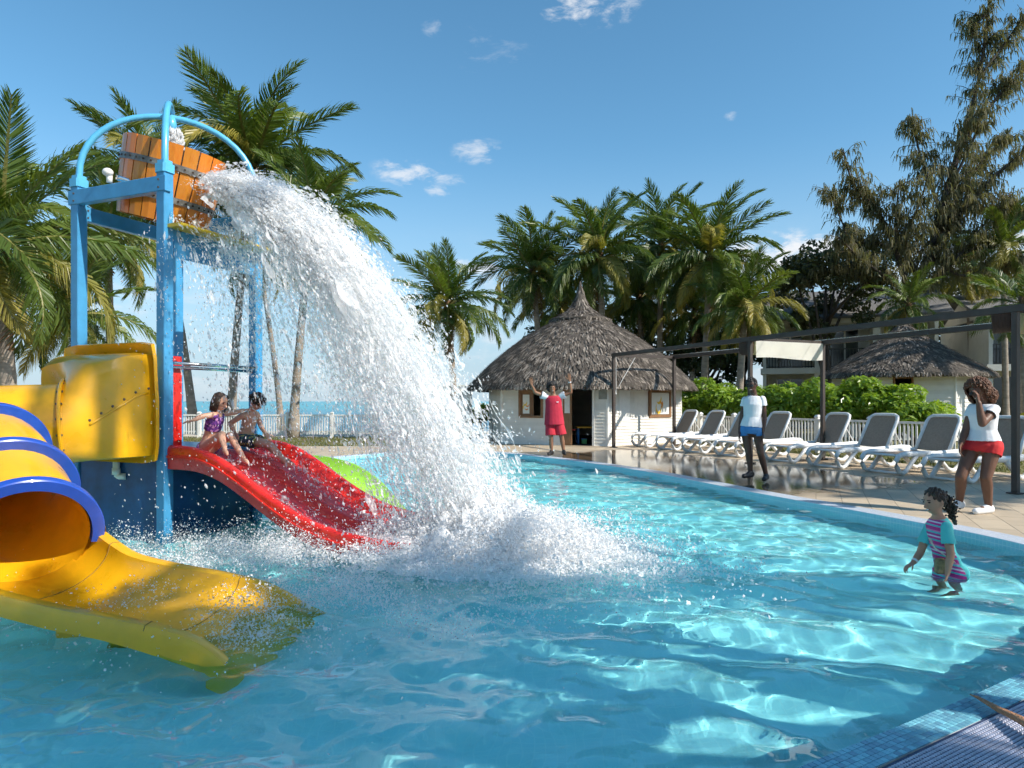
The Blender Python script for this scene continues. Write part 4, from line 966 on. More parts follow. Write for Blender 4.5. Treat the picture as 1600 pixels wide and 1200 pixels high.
# ================================================================== VEGETATION
def leaf_mat(name, c1, c2, tr=.3, rough=.42, rnd=.25, vs=1.2, spec=.5):
    return mat(name, c1, rough, col2=c2, vscale=vs, rnd=rnd, transl=tr, spec=spec)
M_fr = [leaf_mat('palm_leaf_green', (.075, .130, .018), (.135, .18, .032), .3), leaf_mat('palm_leaf_yellow', (.19, .19, .03), (.33, .28, .07), .32), leaf_mat('palm_leaf_deep', (.045, .090, .014), (.085, .12, .02), .25)]
M_dead = leaf_mat('palm_leaf_dead', (.16, .085, .035), (.24, .14, .07), .15, .8)
M_rach = mat('palm_stalk', (.17, .16, .04), .5, var=.2, vscale=6)
M_trunk = mat('palm_trunk', (.20, .165, .13), .9, col2=(.34, .29, .235), vscale=3, bump=.7, bscale=14, stretch=(1, 1, 3))
M_fibre = mat('palm_fibre', (.13, .075, .035), .95, var=.4, vscale=10, bump=.6)

def frond_mesh(name, droop, hang, lm, seed, n=82, Lf=.27, wind=0.0, sparse=0.0):
    """frond of unit length along +X; leaflets are folded three-point strips"""
    r_ = random.Random(seed); V = []; F = []; MI = []
    def rach(s):
        # integrate a curve that bends down more towards the tip
        x = z = 0.0; k = 12
        for i in range(k):
            q = s * (i + .5) / k; th = -droop * q ** 1.4; x += math.cos(th) * s / k; z += math.sin(th) * s / k
        return Vector((x, wind * .12 * s * s, z)), -droop * s ** 1.4
    pts = [rach(i / 10) for i in range(11)]
    for i, (p, th) in enumerate(pts):
        w = .016 * (1 - i / 11.5) + .002
        V += [(p.x, p.y - w, p.z), (p.x, p.y + w, p.z), (p.x, p.y, p.z + w * .9)]
    for i in range(10):
        a = i * 3
        for j in range(3): F.append((a + j, a + (j + 1) % 3, a + 3 + (j + 1) % 3, a + 3 + j)); MI.append(1)
    for i in range(n):
        s = .10 + .90 * (i + r_.random() * .5) / n
        p, th = rach(min(s, 1)); t = Vector((math.cos(th), 0, math.sin(th))); nr = Vector((-math.sin(th), 0, math.cos(th)))
        ln = Lf * (math.sin(math.pi * min(1, (s * .80 + .16))) ** .6) * r_.uniform(.85, 1.12)
        spread = R(68 - 42 * s)
        for sd in (-1, 1):
            if r_.random() < sparse: continue
            sidev = Vector((0, sd, 0)); d = t * math.cos(spread) + sidev * math.sin(spread) + nr * (.22 + wind * sd * .35 + r_.uniform(-.22, .22)); d.normalize()
            g = Vector((0, 0, -1)); m = p + d * ln * .5 + g * hang * ln * .10; tp = p + d * ln * (.97 - .25 * hang) + g * hang * ln * .62 + Vector((r_.uniform(-.01, .01), r_.uniform(-.01, .01), 0))
            w = .0088 * r_.uniform(.8, 1.2); wv = (t * 1.0 + g * .15 + nr * r_.uniform(-.9, .9)).normalized() * w
            k = len(V); V += [tuple(p - wv * .6), tuple(p + wv * .6), tuple(m - wv), tuple(m + wv), tuple(tp)]
            F += [(k, k + 1, k + 3, k + 2), (k + 2, k + 3, k + 4)]; MI += [0, 0]
    me = bpy.data.meshes.new(name); me.from_pydata(V, [], F); me.materials.append(lm); me.materials.append(M_rach if lm is not M_dead else M_dead)
    me.polygons.foreach_set('material_index', MI); me.update(); return me
FR_UP = [frond_mesh('frond', .75, .4, M_fr[0], 1), frond_mesh('frond', 1.05, .55, M_fr[0], 2, wind=.6), frond_mesh('frond', .5, .3, M_fr[0], 3)]
FR_MID = [frond_mesh('frond', 1.35, .8, M_fr[0], 4, wind=.3), frond_mesh('frond', 1.6, .95, M_fr[1], 5), frond_mesh('frond', 1.4, .85, M_fr[2], 6, wind=-.4), frond_mesh('frond', 1.2, 1.0, M_fr[0], 7)]
FR_LOW = [frond_mesh('frond', 1.3, 1.1, M_fr[1], 8), frond_mesh('frond', 1.5, 1.2, M_fr[0], 9), frond_mesh('frond', 1.2, 1.2, M_fr[2], 10, sparse=.1)]
FR_DEAD = [frond_mesh('frond', .9, 1.4, M_dead, 12, n=36, sparse=.25)]
ZF = lambda x, y: float(ground_z(np.array([[x, y]]))[0])
def palm(label, crown, base_px=None, base=None, n=26, L=3.2, seed=0, r0=.17, group=None, lean=0.3, dead=2, emin=-48):
    r_ = random.Random(seed)
    if base is None: base = Vector(((base_px - 800) / FPX * crown.y, crown.y, 0))
    bz = ZF(base.x, base.y) if base.y > 10 else 0.0
    root = empty('coconut_palm', (base.x, base.y, bz - .05)); tag(root, label, 'palm tree', group)
    A = Vector((base.x, base.y, bz - .05)); H = crown.z - A.z
    pts = []; rs = []
    for k in range(19):
        f = k / 18; xy = A.lerp(crown, f ** (1 + lean)); p = Vector((xy.x, xy.y, A.z + H * f)); pts.append(p)
        rs.append(r0 * (1.45 - .45 * min(1, f * 6)) * (1 - .38 * f) * (1 + .05 * (k % 2)))
    mb = MB(); mb.tube(pts, rs, 12); mb.build('trunk', M_trunk, root, True, smooth=True)
    mb = MB(); mb.tube([crown - Vector((0, 0, .5)), crown - Vector((0, 0, .15)), crown + Vector((0, 0, .35))], [r0 * .75, r0 * 1.25, r0 * .5], 10); mb.build('crown_shaft', M_fibre, root, True, smooth=True)
    a = r_.uniform(0, 6.28); n = int(n * 1.3)
    for i in range(n):
        f = (i + .5) / n; a += 2.39996 + r_.gauss(0, .12)
        el = 84 - (84 - emin) * f ** .95 + r_.gauss(0, 5)
        me = r_.choice(FR_UP) if f < .34 else (r_.choice(FR_MID) if f < .72 else r_.choice(FR_LOW))
        o = link('frond', me, root); s = L * (.80 + .28 * math.sin(math.pi * min(1, f * .9 + .15))) * r_.uniform(.9, 1.08)
        q = Quaternion((0, 0, 1), a) @ Quaternion((0, 1, 0), -R(el)) @ Quaternion((1, 0, 0), r_.gauss(0, .35))
        o.rotation_mode = 'QUATERNION'; o.rotation_quaternion = q; o.location = crown - root.location + Vector((math.cos(a), math.sin(a), 0)) * .06 + Vector((0, 0, .15 - .25 * f)); o.scale = (s, s, s)
    for i in range(dead):
        o = link('dead_frond', FR_DEAD[0], root); q = Quaternion((0, 0, 1), r_.uniform(0, 6.28)) @ Quaternion((0, 1, 0), R(r_.uniform(55, 78))); o.rotation_mode = 'QUATERNION'; o.rotation_quaternion = q; o.location = crown - root.location - Vector((0, 0, .2)); s = L * .72; o.scale = (s, s, s)
    return root
GL = 'coconut palms along the beach'; GR = 'coconut palms behind the hut'
palm('tallest coconut palm, rising behind the right side of the bucket', at(395, 262, 27), 360, n=28, L=4.1, seed=1, group=GL, emin=-20)
palm('coconut palm right of the tallest one, its lower fronds behind the falling water', at(487, 352, 25), 458, n=24, L=3.1, seed=2, group=GL)
palm('coconut palm directly behind the wooden bucket', at(240, 285, 28), 303, n=24, L=3.6, seed=3, group=GL)
palm('large coconut palm at the left edge with brown hanging fronds', at(-2, 385, 16.5), 18, n=28, L=3.4, seed=14, group=GL, dead=5, r0=.2)
palm('low coconut palm behind the left blue post above the yellow hood', at(112, 492, 20), 150, n=20, L=2.5, seed=5, group=GL)
palm('thin leaning coconut palm behind the rear blue post', at(402, 392, 30), 440, n=18, L=2.8, seed=6, group=GL, r0=.13)
palm('dark coconut palm between the left edge palm and the bucket', at(168, 372, 24), 175, n=20, L=2.9, seed=7, group=GL)
palm('single coconut palm standing between the splash and the thatched hut', at(700, 478, 24), 712, n=24, L=2.35, seed=8, group=GL, r0=.14, emin=-45)
palm('leftmost palm of the group behind the hut', at(832, 425, 31), 850, n=24, L=2.9, seed=21, group=GR)
palm('palm straight above the tip of the hut roof', at(938, 402, 30), 945, n=27, L=3.2, seed=22, group=GR)
palm('highest palm of the group behind the hut', at(1033, 385, 33), 1030, n=26, L=3.3, seed=23, group=GR)
palm('palm right of the highest one behind the hut', at(1110, 405, 29), 1098, n=28, L=3.2, seed=24, group=GR)
palm('low palm at the right end of the group behind the hut', at(1165, 482, 27), 1152, n=22, L=2.4, seed=25, group=GR)
palm('short palm filling the gap above the left slope of the hut roof', at(882, 478, 34), 890, n=20, L=2.7, seed=26, group=GR)
palm('short palm in the shade behind the right slope of the hut roof', at(1000, 468, 35), 1005, n=22, L=2.9, seed=27, group=GR)
palm('short palm in the shade below the rightmost hut palms', at(1085, 490, 33), 1080, n=20, L=2.6, seed=28, group=GR)
palm('slim palm with bare trunk among the feathery tree at right', at(1567, 392, 28), 1572, n=18, L=2.3, seed=31, group=GR, r0=.13)
palm('palm with thick crown left of the slim bare trunk at right', at(1512, 425, 32), 1522, n=18, L=2.2, seed=32, group=GR)
palm('small palm at the right edge beside the brown folded canopy', at(1598, 478, 22), 1605, n=18, L=1.7, seed=33, group=GR)
palm('young palm in front of the hotel roof', at(1420, 476, 27), 1410, n=16, L=1.6, seed=34, group=GR, r0=.1)

# ---- leaf cloud helper: kites on clumps through a crown volume
def leaf_cloud(r_, centres, radii, per, size, aspect=.5, up=.4):
    n = len(centres) * per; c = np.repeat(centres, per, 0); rr = np.repeat(radii, per)
    d = r_.normal(size=(n, 3)); d /= np.linalg.norm(d, axis=1)[:, None]; rad = r_.uniform(.45, 1, n) ** .6
    p = c + d * (rr * rad)[:, None] * np.array((1, 1, .8))
    nrm = d * .8 + r_.normal(size=(n, 3)) * .55 + np.array((0, 0, up)); nrm /= np.linalg.norm(nrm, axis=1)[:, None]
    t = np.cross(nrm, r_.normal(size=(n, 3))); t /= np.linalg.norm(t, axis=1)[:, None] + 1e-9; b = np.cross(nrm, t)
    s = (size * r_.uniform(.65, 1.25, n))[:, None]
    V = np.stack([p - t * s, p + b * s * aspect + nrm * s * .12, p + t * s, p - b * s * aspect + nrm * s * .12], 1).reshape(-1, 3)
    return V, np.arange(n * 4).reshape(n, 4)
M_bark = mat('dark_bark', (.07, .055, .045), .9, var=.35, vscale=6, bump=.8, bscale=18, stretch=(3, 3, 1))
def broadleaf(label, c, rad, base, m, seed, clumps=46, per=120, size=.13, group='broad leaved trees behind'):
    r_ = np.random.default_rng(seed); root = empty('broadleaf_tree', base); tag(root, label, 'tree', group)
    d = r_.normal(size=(clumps, 3)); d /= np.linalg.norm(d, axis=1)[:, None]; rr = r_.uniform(.3, 1, clumps) ** .5
    cen = np.array(c) + d * rr[:, None] * np.array(rad); rs = r_.uniform(.16, .30, clumps) * max(rad)
    V, F = leaf_cloud(r_, cen, rs, per, size); mesh_np('crown', V, F, m, root, True)
    mb = MB(); top = Vector(c); b0 = Vector(base); mb.tube([b0, b0.lerp(top, .35) + Vector((.1, 0, 0)), b0.lerp(top, .7), top], [.24, .18, .12, .05], 10)
    for k in range(7):
        q = Vector(cen[k]); s_ = b0.lerp(top, .35 + .07 * k); mb.tube([s_, s_.lerp(q, .55) + Vector((0, 0, .15)), q], [.09, .05, .02], 6)
    mb.build('trunk', M_bark, root, True, smooth=True)
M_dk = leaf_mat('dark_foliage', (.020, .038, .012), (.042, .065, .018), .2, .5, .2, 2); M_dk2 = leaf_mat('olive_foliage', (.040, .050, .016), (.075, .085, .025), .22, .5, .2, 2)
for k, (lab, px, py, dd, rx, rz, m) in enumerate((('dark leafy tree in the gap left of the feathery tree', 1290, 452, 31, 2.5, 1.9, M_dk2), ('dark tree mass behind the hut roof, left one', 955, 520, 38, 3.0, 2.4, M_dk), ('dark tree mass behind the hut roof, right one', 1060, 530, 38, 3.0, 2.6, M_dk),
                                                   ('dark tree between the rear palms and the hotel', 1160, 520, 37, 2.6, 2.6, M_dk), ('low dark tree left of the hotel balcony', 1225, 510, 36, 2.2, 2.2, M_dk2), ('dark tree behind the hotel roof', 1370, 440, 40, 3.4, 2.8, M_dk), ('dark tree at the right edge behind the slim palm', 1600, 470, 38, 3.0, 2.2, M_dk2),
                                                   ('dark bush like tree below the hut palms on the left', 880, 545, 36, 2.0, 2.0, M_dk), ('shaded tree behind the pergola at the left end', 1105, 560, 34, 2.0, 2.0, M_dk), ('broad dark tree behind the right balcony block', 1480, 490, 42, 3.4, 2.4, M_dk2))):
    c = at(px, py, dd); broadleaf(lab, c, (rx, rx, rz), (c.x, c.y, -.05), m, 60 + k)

# ---- feathery casuarina
M_cas = leaf_mat('casuarina_needles', (.10, .105, .055), (.21, .185, .11), .4, .7, 0.0, .8)
M_cas.node_tree.nodes['Principled BSDF'].inputs['Specular IOR Level'].default_value = .2
cas = empty('casuarina_tree', (at(1385, 640, 29).x, 29, -.05)); tag(cas, 'huge feathery casuarina tree with drooping needles at upper right', 'tree')
limbs = [([(1385, 665), (1393, 560), (1415, 480), (1455, 400)], 0, [.34, .30, .26, .20], 0), ([(1455, 400), (1470, 330), (1500, 230), (1530, 120), (1545, 10), (1552, -60)], .3, [.19, .16, .12, .08, .05, .02], .0),
         ([(1435, 440), (1490, 350), (1560, 270), (1640, 215)], -.8, [.16, .11, .07, .03], .15), ([(1425, 465), (1400, 395), (1372, 330), (1335, 292), (1318, 235)], -.4, [.14, .10, .07, .05, .02], .25),
         ([(1470, 330), (1440, 250), (1425, 185)], .5, [.09, .05, .02], .3), ([(1500, 230), (1560, 150), (1600, 112), (1650, 90)], .6, [.09, .06, .04, .02], .1), ([(1450, 410), (1530, 390), (1600, 330), (1670, 295)], -1.4, [.13, .09, .06, .03], .1),
         ([(1418, 475), (1350, 440), (1300, 425), (1262, 440)], .8, [.10, .07, .05, .02], .3), ([(1530, 120), (1572, 65), (1602, 22)], -.3, [.06, .04, .02], .1), ([(1440, 435), (1385, 385), (1330, 372), (1298, 300)], 1.2, [.10, .07, .04, .02], .4),
         ([(1480, 300), (1520, 220), (1535, 170)], -1.0, [.07, .05, .02], .1), ([(1455, 395), (1500, 430), (1560, 420), (1620, 400)], -1.8, [.09, .06, .04, .02], .1), ([(1400, 395), (1400, 340), (1405, 290)], -1.2, [.07, .05, .02], .2), ([(1545, 20), (1525, 40), (1515, 70)], .2, [.03, .02, .01], 0), ([(1455, 395), (1500, 330), (1560, 330), (1610, 350)], -.9, [.09, .06, .04, .02], .1), ([(1440, 440), (1415, 380), (1440, 310), (1450, 270)], -1.3, [.08, .06, .04, .02], .1), ([(1430, 460), (1480, 420), (1530, 360), (1580, 300)], -1.6, [.08, .06, .04, .02], .1), ([(1425, 470), (1380, 430), (1340, 400), (1310, 370)], -1.4, [.08, .06, .04, .02], .1), ([(1460, 390), (1500, 300), (1545, 240), (1580, 215)], 1.3, [.08, .06, .04, .02], .1)]
r_ = np.random.default_rng(77); SV = []; mbt = MB()
for pts, dz, rs, st in limbs:
    W3 = [at(x, y, 29 + dz * (i / max(1, len(pts) - 1))) for i, (x, y) in enumerate(pts)]
    C = catmull([tuple(p) for p in W3], 16, False); mbt.tube([Vector(p) for p in C], [float(np.interp(k / 15 * (len(rs) - 1), range(len(rs)), rs)) for k in range(16)], 9)
    if rs[0] > .3: continue
    Ln = np.linalg.norm(np.diff(C, axis=0), axis=1).sum(); ns = int(Ln / .085)
    for k in range(ns):
        f = st + (1 - st) * r_.uniform(0, 1); p = np.array([np.interp(f * 15, range(16), C[:, q]) for q in range(3)])
        tw = r_.normal(size=3); tw[2] = abs(tw[2]) * .5 + .1; tw /= np.linalg.norm(tw); tl = r_.uniform(.3, 1.35) * (1.15 - .5 * f)
        mbt.tube([Vector(p), Vector(p + tw * tl * .6 + np.array((0, 0, .05))), Vector(p + tw * tl)], [.018, .012, .006], 4)
        for q in range(r_.integers(16, 30)):
            g = r_.uniform(.15, 1.05); b0 = p + tw * tl * g + r_.normal(size=3) * .05; ln = r_.uniform(.22, .62); out = tw * r_.uniform(.1, .5) + r_.normal(size=3) * .28; out[2] = r_.uniform(-.1, .35)
            m_ = b0 + out * ln * .5 + np.array((0, 0, -.18 * ln)); t_ = m_ + out * ln * .3 + np.array((0, 0, -.62 * ln)); a = r_.uniform(0, 6.28); wv = np.array((math.cos(a), math.sin(a), 0)) * r_.uniform(.014, .034)
            SV.append((b0 - wv * .5, b0 + wv * .5, m_ + wv, m_ - wv, t_ + wv * .25, t_ - wv * .25))
mbt.build('trunk', M_bark, cas, True, smooth=True)
SV = np.array(SV); n = len(SV); i6 = np.arange(n)[:, None] * 6
mesh_np('crown', SV.reshape(-1, 3), np.concatenate([i6 + np.array((0, 1, 2, 3)), i6 + np.array((3, 2, 4, 5))]), M_cas, cas, True)

# ---- hedge shrubs behind the lounger fence
M_hedge = leaf_mat('glossy_hedge_leaf', (.15, .25, .024), (.29, .40, .05), .42, .3, .1, 1.6, .6)
def shrub(label, c, rad, seed, per=300, clumps=11, size=.085, m=M_hedge, group='glossy shrubs of the hedge'):
    r_ = np.random.default_rng(seed); root = empty('hedge_shrub', (c[0], c[1], -.03)); tag(root, label, 'shrub', group)
    d = r_.normal(size=(clumps, 3)); d[:, 2] = np.abs(d[:, 2]) * .8 - .1; d /= np.linalg.norm(d, axis=1)[:, None]
    cen = np.array(c) + d * np.array(rad) * r_.uniform(.45, .8, clumps)[:, None]; rs = r_.uniform(.32, .48, clumps) * max(rad)
    V, F = leaf_cloud(r_, cen, rs, per, size, .45, .8); V[:, 2] = np.maximum(V[:, 2], .05); mesh_np('foliage', V, F, m, root, True)
    mb = MB()
    for k in range(6):
        q = Vector(cen[k % clumps]); b0 = Vector((c[0] + .12 * math.cos(k), c[1] + .12 * math.sin(k), -.04)); mb.tube([b0, b0.lerp(q, .5) + Vector((0, 0, .1)), q], [.03, .02, .008], 6)
    mb.build('stems', M_bark, root, True)
hl = ['leftmost glossy shrub of the hedge, by the right wall of the hut', 'second shrub of the hedge, counted from the hut', 'third shrub of the hedge, left of the woman in blue shorts', 'fourth shrub of the hedge, right behind the woman in blue shorts', 'fifth shrub of the hedge, behind the middle pergola post', 'sixth shrub of the hedge, left of the second thatched hut', 'seventh shrub of the hedge, below the eaves of the second hut', 'last low shrub at the right end of the hedge']
for k, (px, dd, topy) in enumerate(((1085, 24.2, 596), (1135, 23.2, 600), (1190, 22.2, 598), (1240, 21.2, 594), (1290, 20.4, 588), (1340, 19.6, 592), (1390, 18.9, 602), (1428, 18.4, 622))):
    top = at(px, topy, dd); hgt = top.z; shrub(hl[k], (top.x, top.y, hgt * .50), (1.0, .95, hgt * .55), 90 + k, per=330, clumps=15, size=.10)
p = at(752, 645, 26.5); shrub('round green shrub between the white wall block and the hut', (p.x, p.y, .7), (.7, .7, .62), 120)
p = at(690, 655, 27.5); shrub('green shrub behind the splash and the white wall block', (p.x - .6, p.y, .6), (.8, .7, .55), 121)

# ---- short grass
M_grass = leaf_mat('grass_blade', (.075, .105, .022), (.20, .18, .06), .3, .6, 0, 3)
r_ = np.random.default_rng(5); n = 16000
X = np.concatenate([r_.uniform(-14, -2, n // 2), r_.uniform(0, 1, n - n // 2) * 11]); Y = r_.uniform(20.0, 25.2, n)
q = n // 2; tt = r_.uniform(-1, 11.5, n - q); ww = r_.uniform(2.3, 6.0, n - q); X[q:] = 3.6 + .39 * tt + .92 * ww; Y[q:] = 19.3 - .92 * tt + .39 * ww
h_ = r_.uniform(.03, .09, n); a = r_.uniform(0, 6.28, n); w = .012; V = np.zeros((n, 3, 3)); V[:, 0] = np.stack([X - np.cos(a) * w, Y - np.sin(a) * w, np.full(n, -.04)], 1); V[:, 1] = np.stack([X + np.cos(a) * w, Y + np.sin(a) * w, np.full(n, -.04)], 1); V[:, 2] = np.stack([X + r_.normal(0, .03, n), Y + r_.normal(0, .03, n), -.035 + h_], 1)
o = mesh_np('grass', V, np.arange(n * 3).reshape(n, 3), M_grass); tag(o, 'short dry grass of the lawns along the fences', 'grass', kind='stuff')

# ---- trees standing to the right of the view; their shade falls across the near water and the paving
GS = 'coconut palms on the near right side of the pool'
def shade_spot(x, y, h): k = h / math.tan(SUN_EL); return Vector((x + SUN_H.x * k, y + SUN_H.y * k, h))
for k, (x, y, h, L_, n_) in enumerate(((2.35, 5.5, 5.2, 1.0, 22), (.1, 4.85, 5.6, 1.05, 24), (-1.6, 3.3, 6.2, 1.55, 26), (.7, 2.75, 4.8, .9, 24), (-6.4, 7.9, 12.0, 1.7, 5), (-.7, 4.3, 5.4, 1.15, 24), (5.6, 10.6, 7.4, 2.3, 20), (4.3, 13.2, 8.0, 2.3, 20), (7.8, 9.4, 7.0, 2.2, 20), (-3.4, 2.4, 6.8, 1.6, 26))):
    c = shade_spot(x, y, h); palm(['near palm beside the pool, out of view to the right, first', 'near palm beside the pool, out of view to the right, second', 'near palm out of view behind the camera on the right, third', 'lower near palm out of view by the coping, fourth', 'tall near palm out of view behind the camera, fifth', 'small near palm out of view behind the camera, sixth', 'palm out of view beyond the right edge near the woman in red shorts', 'palm out of view beyond the right edge near the loungers', 'palm out of view beyond the right edge behind the yellow sling', 'near palm out of view behind the camera, farthest left'][k], c, base=Vector((c.x + .5, c.y - .2, 0)), n=n_, L=L_, seed=200 + k, group=GS)

# ================================================================== PEOPLE
def skin(name, c, c2): return mat(name, c, .48, col2=c2, vscale=9, bump=.05, bscale=90, spec=.4)
SK_L = skin('skin_light', (.56, .30, .20), (.62, .36, .25)); SK_T = skin('skin_tan', (.42, .21, .13), (.48, .25, .16)); SK_M = skin('skin_brown', (.24, .115, .065), (.28, .14, .08)); SK_D = skin('skin_dark', (.075, .036, .024), (.095, .048, .032)); SK_D2 = skin('skin_deep_brown', (.12, .056, .034), (.15, .072, .045))
M_hb = mat('hair_black', (.012, .010, .009), .5, var=.4, vscale=30, bump=.5, bscale=90); M_hbr = mat('hair_brown', (.06, .034, .021), .45, var=.4, vscale=30, bump=.5, bscale=80); M_hred = mat('hair_auburn', (.16, .062, .026), .55, col2=(.075, .03, .015), vscale=25, bump=.5, bscale=60)
M_eye = mat('eye_dark', (.02, .014, .012), .2, var=.1); M_lip = mat('lip', (.28, .09, .08), .4, var=.1); M_teeth = mat('teeth', (.8, .78, .74), .3, var=.03)
M_blk = mat('black_rubber', (.015, .015, .017), .5, var=.2); M_wsh = mat('white_canvas_shoe', (.72, .72, .72), .6, var=.06)

def hand(mb, w, d, nrm, side, k, curl=.35, spread=.12):
    """palm with four fingers and a thumb; side is the direction of the thumb"""
    d = Vector(d).normalized(); side = (Vector(side) - d * Vector(side).dot(d)).normalized(); nrm = d.cross(side) if d.cross(side).dot(Vector(nrm)) > 0 else -d.cross(side)
    pl = .088 * k
    for o in (-.026, -.009, .009, .026): mb.cap(w + side * (o * .75 * k), w + d * pl + side * (o * k * 1.05), .0155 * k, .0135 * k, 8)
    for o, ln in ((.030, .072), (.010, .082), (-.010, .077), (-.029, .060)):
        p = w + d * pl * .96 + side * (o * k); dr = (d + side * (o / .03 * spread)).normalized(); ax = dr.cross(nrm)
        for s_, (fr_, rr) in enumerate(((.42, .0098), (.33, .009), (.25, .008))):
            dr = (dr + nrm * curl * (.6 + .5 * s_)).normalized(); q = p + dr * (ln * fr_ * k); mb.cap(p, q, rr * k, rr * k * .93, 7); p = q
    p = w + d * .022 * k + side * .030 * k; dr = (d * .72 + side * .75 + nrm * .15).normalized()
    for fr_, rr in ((.05, .0125), (.034, .0105), (.024, .009)):
        q = p + dr * (fr_ * k); mb.cap(p, q, rr * k, rr * k * .9, 7); p = q; dr = (dr + d * .4 + nrm * curl * .5).normalized()

def torso_rings(J, k, prof, infl=0.0, seg=18, wide=1.0):
    ax = (J['sL'] - J['sR']).normalized(); sp = J['neck'] - J['pel']; L = sp.length; sd = sp.normalized(); hipax = J.get('hipax', ax)
    rings = []
    for f, w, d in prof:
        a = hipax.lerp(ax, min(max(f, 0), 1)); a = (a - sd * a.dot(sd)).normalized(); y = sd.cross(a); c = J['pel'] + sd * (L * f)
        bend = J.get('bend'); c = c + (bend * math.sin(math.pi * min(max(f, 0), 1)) if bend is not None else Vector((0, 0, 0)))
        rings.append([c + a * ((w * k * wide + infl) * math.cos(t)) + y * ((d * k + infl) * math.sin(t)) for t in [2 * math.pi * q / seg for q in range(seg)]])
    return rings
TORSO = [(-.20, .085, .075), (-.10, .145, .105), (.02, .165, .118), (.18, .152, .108), (.38, .132, .095), (.58, .145, .105), (.76, .160, .110), (.88, .160, .095), (.96, .115, .075), (1.03, .062, .058)]
TORSO_F = [(-.20, .09, .08), (-.10, .155, .118), (.02, .176, .130), (.18, .158, .112), (.38, .122, .092), (.58, .135, .110), (.74, .150, .122), (.88, .148, .092), (.96, .105, .07), (1.03, .055, .052)]
def person(label, J, k, sk, fwd, hands, prof=TORSO, fat=1.0, hk=1.0, group=None, look=None, feet=True, voxel=.0075, cat='person', hipw=.095):
    base = Vector((J['pel'].x, J['pel'].y, min(J['aL'].z, J['aR'].z) - .04)); root = empty('person', base); tag(root, label, cat, group)
    fwd = Vector(fwd).normalized(); look = Vector(look or fwd).normalized()
    left = Vector((0, 0, 1)).cross(fwd).normalized(); J['hipax'] = (left if (J['sL'] - J['sR']).dot(left) > 0 else -left)
    hpL = J.get('hpL', J['pel'] + J['hipax'] * (hipw * k)); hpR = J.get('hpR', J['pel'] - J['hipax'] * (hipw * k)); J['hpL'], J['hpR'] = hpL, hpR
    mb = MB(); mb.loft(torso_rings(J, k, prof), True)
    up = (J['head'] - J['neck']).normalized(); hx = look.cross(up).normalized(); fy = up.cross(hx).normalized(); hr = k * hk
    mb.cap(J['neck'] - up * .03 * k, J['head'] - up * .03 * hr, .060 * k, .054 * k)
    rot = Matrix((hx, fy, up)).transposed(); H = J['head']
    mb.ell(H + up * .012 * hr, (.075 * hr, .093 * hr, .100 * hr), rot, 20, 14); mb.ell(H + fy * .022 * hr - up * .048 * hr, (.056 * hr, .066 * hr, .062 * hr), rot, 16, 10)
    mb.cap(H + fy * .088 * hr + up * .012 * hr, H + fy * .107 * hr - up * .020 * hr, .010 * hr, .0155 * hr, 8)
    for s_ in (-1, 1): mb.ell(H + hx * (.076 * hr * s_) - fy * .006 * hr - up * .005 * hr, (.011 * hr, .020 * hr, .030 * hr), rot, 8, 6)
    for s_ in ('L', 'R'):
        sh, el, wr = J['s' + s_], J['e' + s_], J['w' + s_]
        mb.cap(sh, el, .052 * k * fat, .040 * k * fat); m_ = el.lerp(wr, .28); mb.cap(el, m_, .040 * k * fat, .041 * k * fat); mb.cap(m_, wr, .041 * k * fat, .027 * k * fat)
        mb.cap(sh, J['neck'].lerp(sh, .35) - up * .03 * k, .05 * k, .05 * k)
        if s_ in hands: dd, nn, tt, cu = hands[s_]; hand(mb, wr + Vector(dd).normalized() * .008 * k, dd, nn, tt, k * 1.02, cu)
        hp, kn, an = J['hp' + s_], J['k' + s_], J['a' + s_]
        mb.cap(hp, kn, .088 * k * fat, .056 * k * fat, 14); kd = (an - kn); m_ = kn + kd * .28 - fwd * .012 * k; mb.cap(kn, m_, .055 * k * fat, .056 * k * fat, 14); mb.cap(m_, an, .056 * k * fat, .035 * k * fat, 14)
        if feet:
            t_ = J['t' + s_]; h_ = an + (an - t_) * .22 + Vector((0, 0, -.035 * k)) * (1 if abs((an - t_).z) < .12 else .2); mb.cap(h_, an.lerp(t_, .55) + Vector((0, 0, -.01 * k)), .034 * k, .036 * k, 10); mb.cap(an.lerp(t_, .5), t_, .036 * k, .022 * k, 10); mb.cap(an, h_, .034 * k, .034 * k, 10)
    body = mb.build('body', sk, root, True); remesh(body, voxel * max(k, .7), 3)
    # face
    for s_ in (-1, 1):
        e_ = MB(); c = H + fy * .084 * hr + hx * (.032 * hr * s_) + up * .018 * hr; e_.ell(c, (.0135 * hr, .008 * hr, .0075 * hr), rot, 10, 6); e_.build('eye', M_eye, root, True, smooth=True)
        e_ = MB(); e_.cap(c + up * .020 * hr - hx * .016 * hr + fy * .001, c + up * .020 * hr + hx * .016 * hr + fy * .001, .0042 * hr, .0042 * hr, 6); e_.build('eyebrow', M_eye, root, True)
    e_ = MB(); e_.ell(H + fy * .084 * hr - up * .050 * hr, (.024 * hr, .010 * hr, .008 * hr), rot, 10, 6); lip = e_.build('mouth', M_lip, root, True, smooth=True)
    e_ = MB(); e_.ell(H + fy * .090 * hr - up * .049 * hr, (.018 * hr, .006 * hr, .0045 * hr), rot, 10, 6); e_.build('teeth', M_teeth, lip, True)
    J['_'] = (root, H, rot, hx, fy, up, hr, fwd)
    return root
def trim(o, tests):
    """cut the garment off cleanly at its hems"""
    bm = bmesh.new(); bm.from_mesh(o.data); bmesh.ops.delete(bm, geom=[v for v in bm.verts if any(t(v.co) for t in tests)], context='VERTS'); bm.to_mesh(o.data); bm.free()
    m = o.modifiers.new('thick', 'SOLIDIFY'); m.thickness = .005; m.offset = 1
